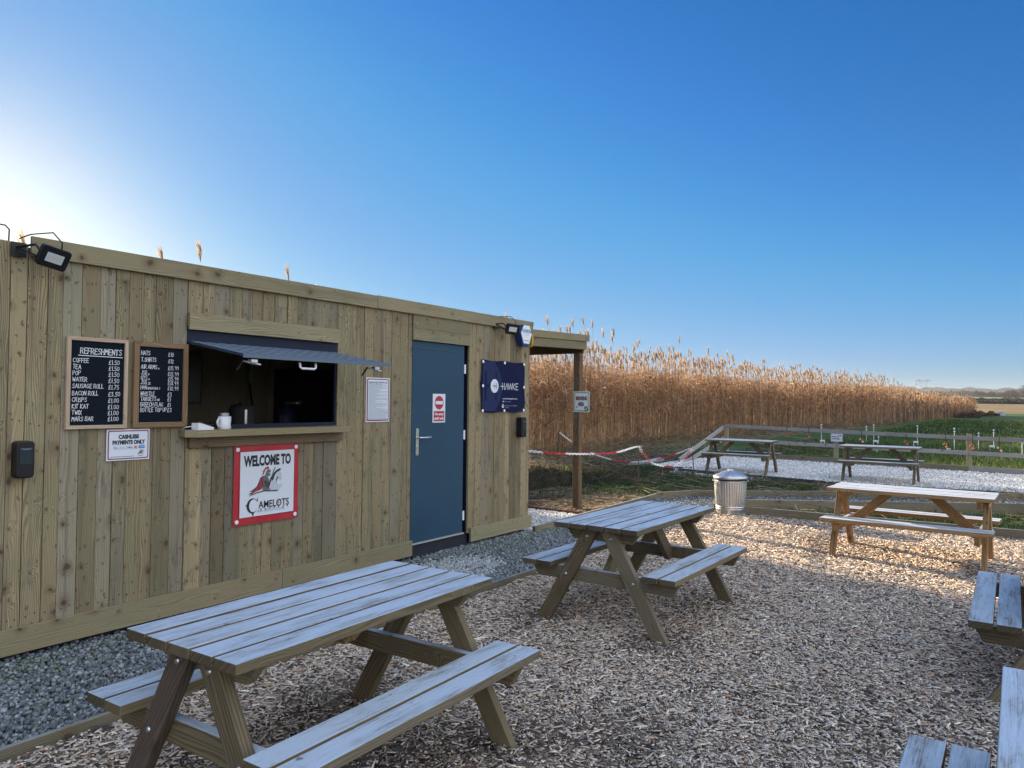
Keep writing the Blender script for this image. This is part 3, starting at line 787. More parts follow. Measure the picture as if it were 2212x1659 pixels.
# ------------------------------------------------------------------ on the counter shelf
t = thing('mug', 'white mug with a dark printed rider standing on the counter shelf', 'mug', (3.318, 4.865, 1.409))
b_ = MB(); b_.lathe([(0, 0), (.043, 0), (.046, .005), (.046, .094), (.043, .095), (.042, .02), (0, .018)], (3.318, 4.865, 1.4092), 28); b_.build('body', WHITE, t, smooth=True)
b_ = MB(); b_.tube([(3.318 - .040, 4.853, 1.409 + .078), (3.318 - .066, 4.845, 1.409 + .076), (3.318 - .078, 4.840, 1.409 + .055), (3.318 - .070, 4.843, 1.409 + .028), (3.318 - .041, 4.852, 1.409 + .020)], .007, 8); b_.build('handle', WHITE, t, smooth=True)
b_ = MB()
for k in range(5):
    a0, a1 = R(-58 + k * 9), R(-58 + (k + 1) * 9)
    z0, z1 = 1.409 + .028, 1.409 + .05 + .012 * (k in (1, 2, 3))
    q = [(3.318 + .0466 * math.cos(a), 4.865 + .0466 * math.sin(a)) for a in (a0, a1)]
    b_.face([(*q[0], z0), (*q[1], z0), (*q[1], z1), (*q[0], z1)])
b_.build('print', INK, t)
b_ = MB(); b_.lathe([(0, 0), (.034, 0), (.034, .035), (0, .036)], (3.318, 4.868, 1.494), 20); o = b_.build('tin', flat('grey tin', (.35, .38, .40), .4, .6), smooth=False); tag(o, 'grey tin standing in the mug on the counter', 'tin')
t = thing('card_reader', 'small white wedge card reader under a clear cover on the shelf left of the mug', 'card reader', (3.12, 4.83, 1.409))
b_ = MB(); b_.prism([(0, 0), (.125, 0), (.125, .018), (.02, .05), (0, .05)], (3.058, 4.875, 1.4092), X1, Z1, .085, N=(0, -1, 0)); b_.build('base', WHITE, t, bevel=.003)
gl, n, l, b = new_mat('clear cover'); b.inputs['Transmission Weight'].default_value = 1; b.inputs['Roughness'].default_value = .05; b.inputs['IOR'].default_value = 1.2
b_ = MB(); b_.prism([(.03, .052), (.127, .022), (.127, .058), (.03, .058)], (3.058, 4.873, 1.4092), X1, Z1, .081, N=(0, -1, 0)); b_.build('cover', gl, t)
b_ = MB(); b_.tube([(3.058, 4.86, 1.425), (3.04, 4.85, 1.435), (3.015, 4.87, 1.43), (3.02, 4.93, 1.415)], .003, 6); b_.build('cable', WHITE, t)

# ------------------------------------------------------------------ chalk menus
def wall_sign(x0, z0, proud=0.010): return Sign((x0, WY - 0.008 - proud, z0), X1, Z1, (0, -1, 0))
def menu_board(name, x0, z0, w, h, fr, fmat, label):
    t_ = thing(name, label, 'chalkboard', (x0 + w / 2, WY, z0), group='chalk menu boards on the cabin wall')
    s_ = wall_sign(x0, z0, 0.014)
    mb_ = MB(); mb_.box((x0 + fr * .6, WY - .020, z0 + fr * .6), (x0 + w - fr * .6, WY - .010, z0 + h - fr * .6)); mb_.build('slate', CHALKB, t_)
    mb_ = MB()
    y0 = WY - .032; tt = .022
    for pl_, U_, V_ in (([(0, 0), (w, 0), (w - fr, fr), (fr, fr)], X1, Z1),):
        mb_.prism(pl_, (x0, y0 + tt, z0), X1, Z1, tt, N=(0, -1, 0))
        mb_.prism([(fr, h - fr), (w - fr, h - fr), (w, h), (0, h)], (x0, y0 + tt, z0), X1, Z1, tt, N=(0, -1, 0))
    for pl_ in ([(0, 0), (h, 0), (h - fr, fr), (fr, fr)],):
        mb_.prism(pl_, (x0, y0 + tt, z0 + h), -Z1, X1, tt, N=(0, -1, 0))
        mb_.prism(pl_, (x0 + w, y0 + tt, z0), Z1, -X1, tt, N=(0, -1, 0))
    mb_.build('frame', fmat, t_, bevel=.002)
    return t_, Sign((x0, WY - .0205, z0), X1, Z1, (0, -1, 0))
t, sg = menu_board('chalkboard', 2.228, 1.432, .386, .588, .024, W_FRAME_L, 'chalkboard in a pale narrow wood frame listing refreshments')
U_ = '\u00a3'
x_ = chalk(sg, 'REFRESHMENTS', .082, .482, .036, .0042, sx=.80, sp=1.15)
sg.stroke([(.070, .470), (x_ + .002, .468)], .004, CHALK)
rows = [('COFFEE', U_ + '1.50', .424), ('TEA', U_ + '1.50', .384), ('POP', U_ + '1.50', .344), ('WATER', U_ + '1.50', .304), ('SAUSAGE ROLL', U_ + '1.75', .262), ('BACON ROLL', U_ + '3.50', .216), ('CRISPS', U_ + '1.00', .174), ('KIT KAT', U_ + '1.00', .132), ('TWIX', U_ + '1.00', .093), ('MARS BAR', U_ + '1.00', .053)]
for a, b, y in rows:
    chalk(sg, a, .038, y, .027, .0031, sx=.80, sp=1.25); chalk(sg, b, .262, y - .004, .027, .0031, sx=.92, sp=1.4)
sg.build('lettering', t)
t, sg = menu_board('chalkboard', 2.655, 1.432, .392, .590, .036, W_FRAME_D, 'chalkboard in a thick brown wood frame listing hats and targets')
rows = [('HATS', U_ + '10', .498, 1), ('T.SHIRTS', U_ + '12', .452, 1), ('AIR ARMS', U_ + '15.99', .404, 1), ('JSB', U_ + '15.99', .362, 1), ('QYS', U_ + '15.99', .328, 1), ('JSB', U_ + '18.99', .297, 1), ('H+N', U_ + '10.99', .262, 1), ('WHISTLE', U_ + '3', .218, 1), ('TARGETS', U_ + '1', .184, 1), ('BREECH FLAG', U_ + '1', .145, 1), ('BOTTLE TOP UP', U_ + '3', .108, 1)]
ends = []
for a, b, y, _ in rows:
    ends.append(chalk(sg, a, .050, y, .027, .0031, sx=.74, sp=1.25)); chalk(sg, b, .244, y - .003, .026, .0030, sx=.88, sp=1.35)
for i_, tx in ((2, '.m'), (3, '.m'), (4, '.m'), (5, '.22'), (6, 'BARACUDA 8'), (8, 'x10')):
    chalk(sg, tx, ends[i_] + .004, rows[i_][2], .015, .0026, sx=.78, sp=1.2)
sg.build('lettering', t)

# ------------------------------------------------------------------ printed signs
HORSE = flat('pale horse grey', (0.50, 0.54, 0.58), 0.5)
ARMOR = flat('armour grey', (0.11, 0.125, 0.135), 0.5)
ARMOR2 = flat('armour dark grey', (0.045, 0.05, 0.06), 0.5)
CAPE = flat('cape red', (0.36, 0.035, 0.035), 0.5)
CAPE2 = flat('cape dark red', (0.19, 0.015, 0.02), 0.5)
def emblem(sg, ox, oy, s, k=2, words=True):
    """rider emblem drawn in a 100 x 100 box"""
    q = lambda pts: [(ox + a * s / 100, oy + b * s / 100) for a, b in pts]
    sg.poly(q([(2, 32), (15, 38), (30, 47), (38, 62), (44, 75), (54, 80), (62, 78), (60, 60), (54, 44), (48, 37), (30, 33), (10, 22), (0, 17), (12, 26), (-2, 24), (16, 33)]), INK, k)
    sg.poly(q([(16, 34), (34, 47), (41, 62), (47, 74), (55, 78), (52, 62), (55, 48), (49, 38), (32, 34), (8, 22)]), CAPE, k + 1)
    sg.poly(q([(30, 36), (42, 50), (50, 70), (53, 76), (46, 56), (40, 42), (36, 36)]), CAPE2, k + 2)
    sg.poly(q([(55, 78), (62, 82), (72, 74), (78, 62), (80, 52), (77, 38), (82, 36), (80, 33), (52, 33), (54, 46), (50, 58)]), ARMOR, k + 1)
    sg.poly(q([(56, 60), (62, 66), (72, 60), (76, 50), (66, 44), (58, 47), (64, 52), (60, 54)]), ARMOR2, k + 2)
    sg.poly(q([(62, 82), (66, 95), (72, 100), (80, 98), (82, 92), (80, 80), (74, 76)]), ARMOR, k + 2)
    sg.poly(q([(74, 88), (81, 89), (81, 87), (74, 86)]), WHITE_SIGN, k + 3)
    sg.poly(q([(74, 100), (76, 106), (70, 109), (62, 106), (56, 98), (50, 94), (54, 94), (52, 86), (46, 80), (56, 85), (58, 92), (64, 101), (69, 101)]), CAPE, k + 1)
    sg.poly(q([(84, 34), (86, 46), (90, 58), (92, 72), (98, 85), (108, 92), (118, 94), (120, 88), (126, 72), (128, 66), (124, 60), (118, 66), (112, 72), (108, 66), (107, 52), (114, 46), (124, 50), (128, 46), (124, 38), (112, 31), (100, 30)]), HORSE, k + 1)
    sg.poly(q([(86, 62), (90, 78), (96, 88), (106, 96), (118, 100), (123, 96), (117, 93), (104, 87), (97, 78), (92, 64)]), INK, k + 2)
    sg.poly(q([(106, 58), (109, 66), (112, 71), (108, 74), (104, 66), (105, 50)]), ARMOR2, k + 2)
    sg.disc(ox + 119.5 * s / 100, oy + 81 * s / 100, 1.4 * s / 100, INK, k + 2, n=8)
    sg.poly(q([(70, 40), (98, 106), (100, 105), (86, 70), (84, 62), (76, 40)]), INK, k + 3)
    sg.poly(q([(80, 70), (84, 74), (86, 72), (82, 66)]), INK, k + 3)
    sg.poly(q([(0, 18), (30, 30), (60, 33), (90, 31), (112, 30), (118, 32), (108, 27), (88, 28), (60, 30), (32, 27)]), INK, k + 4)

# cashless notice
t = thing('payment_sign', 'small landscape notice with claret border reading cashless payments only', 'sign', (2.635, WY, 1.217))
sg = wall_sign(2.490, 1.217, .006); plate(sg, .290, .207, .004, WHITE_SIGN, 'panel', t)
s2 = wall_sign(2.490, 1.217, .006)
s2.rect(.008, .008, .282, .199, CLARET, 1, .012); s2.rect(.015, .015, .275, .192, WHITE_SIGN, 2, .009)
s2.text('CASHLESS', .145, .145, .026, INK, 3, .82, .0022, 'CENTER', .138)
s2.text('PAYMENTS ONLY', .145, .108, .026, INK, 3, .82, .0022, 'CENTER', .220)
for k_, xx in enumerate((.045, .089, .131, .172, .214)):
    s2.rect(xx, .076, xx + .040, .096, INKGREY if k_ < 4 else BLUEP, 3, .002)
    if k_ < 4: s2.rect(xx + .0008, .0768, xx + .0392, .0952, WHITE_SIGN, 4, .002)
s2.disc(.0525, .0855, .0042, INK, 5, n=12); s2.text('Pay', .059, .081, .0085, INK, 5, .95)
s2.disc(.0970, .0855, .0046, INKGREY, 5, n=12); s2.disc(.0970, .0855, .0032, WHITE_SIGN, 6, n=12); s2.text('Pay', .1035, .081, .0085, INKGREY, 5, .95)
s2.text('VISA', .1345, .081, .010, flat('card navy', (.01, .03, .22), .5), 5, .9, .0003, width=.033)
s2.disc(.1885, .086, .0070, RED, 5, n=16); s2.disc(.1965, .086, .0070, flat('card orange', (.75, .28, .02), .5), 6, n=16)
s2.rect(.219, .083, .249, .089, flat('pale card blue', (.35, .55, .75), .5), 4)
emblem(s2, .205, .030, .036, 3)
s2.text('CAMELOTS', .208, .024, .007, INK, 4, .8)
x_ = .024
while x_ < .175:
    w_ = random.uniform(.006, .015); s2.rect(x_, .0235, x_ + w_, .0268, INK, 3); x_ += w_ + .0025
s2.build('print', t)

# welcome banner
t = thing('welcome_banner', 'red bordered banner with a rider emblem fixed under the serving hatch', 'banner', (3.75, WY, .663))
W_, H_ = .610, .612
bm_ = MB()
NX = 14
for i in range(NX):
    for j in range(NX):
        def P_(a, b):
            u, v = a / NX * W_, b / NX * H_
            d = .004 * math.sin(u * 14 + 1) * math.sin(v * 11) + .003 * math.sin(u * 37 + v * 21)
            return (3.440 + u, WY - .020 - .003 + d * .8, .663 + v)
        bm_.face([P_(i, j), P_(i + 1, j), P_(i + 1, j + 1), P_(i, j + 1)])
bm_.build('fabric', RED, t, smooth=True)
s2 = Sign((3.440, WY - .0300, .663), X1, Z1, (0, -1, 0))
s2.rect(.052, .058, .560, .562, WHITE_SIGN, 0)
s2.text('WELCOME TO', .306, .452, .080, INK, 1, .7, .0055, 'CENTER', .445)
emblem(s2, .128, .172, .245, 2)
s2.text('AIR RIFLE CLUB', .338, .085, .022, INKGREY, 2, .95, 0, 'CENTER', .262)
# blackletter style club name: big C with spurs, then capitals with cusps
cx, cy = .165, .142
ring = []
for a in range(40, 321, 14): ring.append((cx + .052 * math.cos(R(a)), cy + .058 * math.sin(R(a))))
inn = []
for a in range(320, 39, -14): inn.append((cx + .010 + .040 * math.cos(R(a)), cy + .050 * math.sin(R(a))))
s2.poly(ring + inn, INK, 2)
s2.poly([(cx + .036, cy + .036), (cx + .050, cy + .062), (cx + .046, cy + .028)], INK, 2)
s2.poly([(cx - .006, cy - .054), (cx + .008, cy - .090), (cx + .016, cy - .052)], INK, 2)
s2.poly([(cx - .052, cy), (cx - .066, cy + .006), (cx - .050, cy + .014)], INK, 2)
s2.text('AMELOTS', .222, .116, .058, INK, 2, .8, .0012, 'LEFT', .292)
for i_ in range(7):
    xx = .238 + i_ * .0425
    s2.poly([(xx, .113), (xx + .006, .098), (xx + .011, .113)], INK, 2)
s2.rect(.404, .119, .408, .171, RED, 3); s2.rect(.388, .143, .424, .147, RED, 3)
s2.build('print', t)
for dx, dz in ((.03, .03), (.58, .03), (.03, .582), (.58, .582)):
    b_ = MB(); b_.lathe([(0, 0), (.016, 0), (.016, .004), (.006, .006), (0, .006)], (3.440 + dx, WY - .026, .663 + dz), 18, (0, -1, 0)); b_.build('eyelet', WHITE, t)

# club rules sheet
t = thing('rules_sign', 'tall portrait notice full of small print with a claret border', 'sign', (4.967, WY, 1.432))
s2 = wall_sign(4.816, 1.432, .006); plate(s2, .305, .412, .004, WHITE_SIGN, 'panel', t)
s2.rect(.010, .010, .295, .402, CLARET, 1, .014); s2.rect(.021, .021, .284, .393, WHITE_SIGN, 2, .010)
s2.text('Camelots Airgun Club Rules', .030, .363, .014, INK, 3, .8, .0003, 'LEFT', .200)
emblem(s2, .238, .354, .024, 3)
x_ = .03
while x_ < .205: w_ = random.uniform(.006, .02); s2.rect(x_, .3505, x_ + w_, .3545, INK, 3); x_ += w_ + .003
y_ = .341
while y_ > .036:
    stop = random.choice([.28, .28, .28, .27, .26, .28, .17, .12, .21])
    x_ = .030
    while x_ < stop - .01:
        w_ = random.uniform(.006, .022); s2.rect(x_, y_, min(x_ + w_, stop), y_ + .0030, INKGREY, 3); x_ += w_ + .0025
    y_ -= .0072
x_ = .028
while x_ < .262: w_ = random.uniform(.010, .02); s2.rect(x_, .0265, x_ + w_, .0310, INK, 3); x_ += w_ + .004
s2.build('print', t)

# no entry sign on the door
t = thing('no_entry_sign', 'white sign on the blue door with a red no entry disc', 'sign', (5.873, 4.95, 1.41))
s2 = Sign((5.775, 4.945, 1.410), X1, Z1, (0, -1, 0)); plate(s2, .198, .296, .004, WHITE_SIGN, 'panel', t)
s2.disc(.099, .205, .070, RED, 1); s2.rect(.040, .188, .158, .222, WHITE_SIGN, 2, .005)
s2.rect(.016, .014, .182, .118, RED, 1)
s2.text('No entry', .099, .076, .026, WHITE_SIGN, 2, .9, .0016, 'CENTER', .142); s2.text('staff only', .099, .032, .026, WHITE_SIGN, 2, .9, .0016, 'CENTER', .152)
s2.build('print', t)

# navy scope maker banner
t = thing('navy_banner', 'dark navy banner with a white circle emblem right of the blue door', 'banner', (7.0, WY, 1.51))
W_, H_ = .868, .586
bm_ = MB()
NX, NZ = 20, 14
for i in range(NX):
    for j in range(NZ):
        def P_(a, b):
            u, v = a / NX * W_, b / NZ * H_
            e = .006 * (math.sin(v * 16) if a in (0, NX) else 0)
            return (6.562 + u + e, WY - .022 - .004 * math.sin(u * 9) * math.sin(v * 7), 1.511 + v + (.006 * math.cos(u * 14.5) if b in (0, NZ) else 0))
        bm_.face([P_(i, j), P_(i + 1, j), P_(i + 1, j + 1), P_(i, j + 1)])
bm_.build('fabric', BANNER, t, smooth=True)
s2 = Sign((6.562, WY - .0290, 1.511), X1, Z1, (0, -1, 0))
arc = [(.012, .012), (.30, .012)] + [(.115 + .275 * math.cos(R(a)), .29 + .30 * math.sin(R(a))) for a in range(-56, 57, 8)] + [(.25, .572), (.012, .572)]
s2.poly(arc, BANNER2, 0)
for a, b, c, d in ((.055, .13, .088, .46), (.255, .13, .286, .46), (.088, .285, .18, .312)): s2.rect(a, b, c, d, BANNER, 1)
s2.disc(.240, .298, .076, WHITE_SIGN, 2, .078)
s2.rect(.200, .294, .262, .302, BANNER, 3); s2.rect(.241, .262, .247, .334, BANNER, 3); s2.rect(.276, .262, .284, .334, BANNER, 3); s2.rect(.252, .294, .280, .302, BANNER, 3)
def lines(segs, w=.0085):
    for sgm in segs: s2.stroke(sgm, w, WHITE_SIGN, 2)
bx, by, hh = .372, .262, .072
lines([[(bx - .01, by + hh / 2), (bx + .055, by + hh / 2)], [(bx + .024, by), (bx + .024, by + hh)], [(bx + .062, by), (bx + .062, by + hh)]])
lines([[(bx + .082, by), (bx + .112, by + hh)], [(bx + .112, by + hh), (bx + .135, by)], [(bx + .138, by + hh), (bx + .160, by), (bx + .182, by + hh), (bx + .204, by), (bx + .224, by + hh)], [(bx + .236, by), (bx + .236, by + hh)], [(bx + .280, by + hh), (bx + .242, by + hh / 2), (bx + .284, by)], [(bx + .342, by + hh), (bx + .298, by + hh), (bx + .298, by), (bx + .342, by)], [(bx + .298, by + hh / 2), (bx + .336, by + hh / 2)]])
s2.text('www.hawkeoptics.com', .400, .148, .019, WHITE_SIGN, 2, .85, .0002, width=.30)
s2.rect(.402, .112, .428, .132, INKGREY, 2); s2.text('Born in the UK', .440, .115, .014, INKGREY, 2, .9, width=.13)
s2.disc(.408, .070, .022, WHITE_SIGN, 2, n=16); s2.disc(.408, .074, .010, BANNER, 3, n=12)
s2.text("WE'VE GOT YOU COVERED,", .452, .068, .012, INKGREY, 2, .9, width=.25); s2.text('FOR LIFE.', .452, .046, .012, INKGREY, 2, .9, width=.075)
s2.build('print', t)
for dx, dz in ((.02, .565), (.44, .57), (.845, .57), (.02, .295), (.848, .295), (.02, .018), (.44, .016), (.845, .02)):
    b_ = MB(); b_.lathe([(0, 0), (.017, 0), (.017, .004), (.006, .006), (0, .006)], (6.562 + dx, WY - .029, 1.511 + dz), 16, (0, -1, 0)); b_.build('eyelet', WHITE, t)

# ------------------------------------------------------------------ fittings on the wall
def rounded(w, h, r, n=5):
    pts = []
    for cx, cy, a0 in ((w / 2 - r, -h / 2 + r, -90), (w / 2 - r, h / 2 - r, 0), (-w / 2 + r, h / 2 - r, 90), (-w / 2 + r, -h / 2 + r, 180)):
        for q in range(n + 1):
            a = R(a0 + 90 * q / n); pts.append((cx + r * math.cos(a), cy + r * math.sin(a)))
    return pts
for (x0, z0, w, h, lab) in ((1.985, 1.262, .098, .220, 'black rounded wall dispenser near the pale framed chalkboard, at the left edge'), (7.335, 1.330, .105, .238, 'black boxy wall dispenser under the navy banner')):
    t = thing('wall_dispenser', lab, 'dispenser', (x0, WY, z0 - h / 2))
    b_ = MB(); b_.prism(rounded(w, h, .022), (x0, WY - .008, z0), X1, Z1, .080, N=(0, -1, 0)); b_.build('body', BLACK, t, bevel=.008, segs=3)
    b_ = MB(); b_.prism(rounded(w * .72, h * .36, .006), (x0, WY - .0885, z0 + .012), X1, Z1, .003, N=(0, -1, 0)); b_.build('cover_panel', flat('smoked window', (.02, .035, .04), .15), t)
    b_ = MB(); b_.prism([(-w * .36, 0), (w * .36, 0), (w * .18, -.012), (-w * .18, -.012)], (x0, WY - .0885, z0 + h * .31), X1, Z1, .004, N=(0, -1, 0)); b_.build('view_slot', flat('slot gloss', (.10, .14, .18), .1), t)

def floodlight(cx, cy, cz, w, h, lab, yaw, tilt, roll, side):
    t_ = thing('floodlight', lab, 'floodlight', (cx, cy, cz - .1), group='floodlights on the cabin fascia')
    m_ = Matrix.Translation((cx, cy, cz)) @ Matrix.Rotation(R(yaw), 4, 'Z') @ Matrix.Rotation(R(tilt), 4, 'X') @ Matrix.Rotation(R(roll), 4, 'Y')
    X, Y, Z = (m_.to_3x3() @ v for v in (X1, Y1, Z1)); c = Vector((cx, cy, cz))
    b__ = MB(); b__.prism(rounded(w, h, .018), c + Y * .014, X, Z, .030, N=-Y); b__.build('body', BLACK, t_, bevel=.004)
    b__ = MB(); b__.prism(rounded(w * .58, h * .44, .003), c - Y * .0162, X, Z, .001, N=-Y); lens = b__.build('lens', flat('lamp glass', (.55, .58, .60), .15), t_)
    b__ = MB()
    for k in range(7): b__.prism([(-.002, -.012), (.002, -.012), (.002, .012), (-.002, .012)], c - Y * .0174 + X * (w * .07 * (k - 3)), X, Z, .0006, N=-Y)
    b__.build('diode_strip', flat('diode amber', (.55, .45, .30), .4), lens)
    b__ = MB()
    p = c + X * (-w / 2 * side)
    wallp = Vector((cx - side * (w / 2 + .05), WY - .03, cz + .055))
    b__.tube([p + Z * .02, p + Z * .045 + Vector((-side * .02, .03, .01)), wallp], .0075, 6)
    b__.tube([p - Z * .02, (p + wallp) / 2 - Vector((0, 0, .01)), wallp], .0065, 6)
    b__.box(wallp - Vector((.03, .002, .055)), wallp + Vector((.05, .012, .03)))
    b__.build('bracket', BLACK, t_)
    b__ = MB()
    b__.tube([c + Y * .02 + Z * h * .45 + X * .04, c + Z * (h * .5 + .035) + X * .03 + Y * .03, c + Z * (h * .5 + .07) + Y * .07 - X * .02, Vector((cx - .055, WY - .01, cz + .150)), Vector((cx - .09, WY - .028, cz + .132)), Vector((cx - .105, WY + .03, cz + .118))], .0042, 6)
    b__.build('cable', BLACK, t_, smooth=True)
    return t_
floodlight(2.072, 4.77, 2.470, .178, .128, 'black floodlight under the near end of the cabin fascia', 6, 24, 9, 1)
floodlight(6.945, 4.77, 2.462, .165, .122, 'black floodlight under the far end of the fascia beside the alarm box', -32, 16, 5, 1)
b_ = MB(); b_.tube([(1.55, 5.0, 2.605), (1.70, 4.98, 2.640), (1.80, 4.965, 2.655), (1.885, 4.955, 2.652), (1.905, 4.952, 2.63), (1.903, 4.950, 2.57), (1.903, 4.96, 2.54)], .0045, 6)
o = b_.build('loose_cable', BLACK_M, smooth=True); tag(o, 'thin dark cable looping over the roof edge at the far left', 'cable')
# alarm box
t = thing('alarm_box', 'white and blue six sided alarm box at the corner of the cabin fascia', 'alarm', (7.345, WY, 2.30))
hexa = [(-.062, -.142), (.060, -.142), (.118, .010), (.062, .112), (-.058, .112), (-.125, .010)]
ALB = flat('alarm blue', (.01, .03, .16), .35)
b_ = MB(); b_.prism(hexa, (7.345, WY - .012, 2.437), X1, Z1, .085, N=(0, -1, 0)); b_.build('housing', ALB, t, bevel=.006)
b_ = MB(); b_.prism([(p[0] * .94, p[1] * (.95 if p[1] > 0 else .78)) for p in hexa], (7.345, WY - .0975, 2.437), X1, Z1, .006, N=(0, -1, 0)); b_.build('cover', WHITE, t, bevel=.002)
s2 = Sign((7.345, WY - .1042, 2.437), X1, Z1, (0, -1, 0))
CYAN = flat('alarm print blue', (.05, .28, .50), .5)
s2.text('CO INSTALL', 0, .022, .038, CYAN, 1, .7, .0022, 'CENTER', .200); s2.text('Installation of fire and', 0, .002, .009, INKGREY, 1, .8, 0, 'CENTER', .140); s2.text('security systems', 0, -.012, .009, INKGREY, 1, .8, 0, 'CENTER', .100)
s2.build('print', t)
s2 = Sign((7.345, WY - .1042, 2.437), X1, Z1, (0, -1, 0)); s2.poly([(-.056, -.078), (.054, -.078), (.056, -.072), (-.058, -.072)], GREEN, 1); s2.build('stripe', t)
b_ = MB(); b_.box((7.505, 4.86, 2.325), (7.528, 4.925, 2.455)); b_.box((7.507, 4.87, 2.295), (7.513, 4.92, 2.3245)); b_.box((7.520, 4.87, 2.295), (7.526, 4.92, 2.3245))
o = b_.build('junction_box', flat('yellow plastic', (.55, .36, .05), .5), bevel=.003); tag(o, 'yellow plastic junction box tucked behind the alarm box', 'junction box')

# ------------------------------------------------------------------ smoking shelter at the end of the cabin
t = thing('smoking_shelter', 'flat roofed open timber shelter on one dark post at the far end of the cabin', 'shelter', (8.8, 6.1, 0))
b_ = MB(); b_.box((9.842, 5.511, -.05), (9.948, 5.617, 2.383), 2); b_.build('post', W_POST, t, bevel=.003)
def sloped(name, x0, x1, y, z0, z1, h, mat, tint):
    q = MB(); d = Vector((x1 - x0, 0, z1 - z0)); q.prism([(0, 0), (d.length, 0), (d.length, h), (0, h)], (x0, y, z0), d, Vector((-d.z, 0, d.x)), .03, tint, N=(0, 1, 0)); return q.build(name, mat, t, bevel=.003)
sloped('fascia_board', 7.60, 10.07, 5.462, 2.497, 2.572, .100, W_TRIM, .88)
sloped('fascia_board', 7.60, 10.01, 5.478, 2.372, 2.444, .121, W_TRIM, .74)
sloped('rear_beam', 7.60, 10.01, 6.78, 2.33, 2.40, .10, W_POST, 1.0)
b_ = MB(); b_.box((9.93, 5.511, 2.384), (9.975, 6.80, 2.475), 1, .9); b_.build('end_beam', W_POST, t)
b_ = MB(); d = Vector((2.43, 0, .074))
for k in range(12):
    b_.prism([(0, 0), (2.43, 0), (2.43, .105), (0, .105)], (7.60, 5.50 + k * .108, 2.482), d, Y1, .02, random.uniform(.8, 1.1))
b_.build('roof_boards', W_POST, t)
for xx in (7.64, 8.8, 9.75):
    b_ = MB(); zz = 2.39 + (xx - 7.6) * .0295; b_.box((xx, 5.498, zz), (xx + .04, 6.778, zz + .085), 1, .9); b_.build('rafter', W_POST, t)
t = thing('smoking_sign', 'white smoking area sign with green border on the shelter post', 'sign', (9.83, 5.46, 1.48))
s2 = Sign((9.832, 5.60, 1.484), (0, -1, 0), Z1, (-1, 0, 0)); plate(s2, .268, .312, .004, WHITE_SIGN, 'panel', t)
s2.rect(.012, .012, .256, .300, GREEN, 1, .012); s2.rect(.022, .024, .246, .288, WHITE_SIGN, 2, .010); s2.rect(.184, .014, .246, .088, GREEN, 3)
s2.text('SMOKING', .134, .182, .056, flat('brown ink', (.10, .035, .02), .5), 3, .6, .0045, 'CENTER', .196); s2.text('AREA', .126, .094, .058, INK, 3, .6, .0045, 'CENTER', .112)
s2.stroke([(.196, .045), (.206, .030), (.236, .072)], .010, WHITE_SIGN, 4)
emblem(s2, .030, .050, .034, 3)
s2.build('print', t)

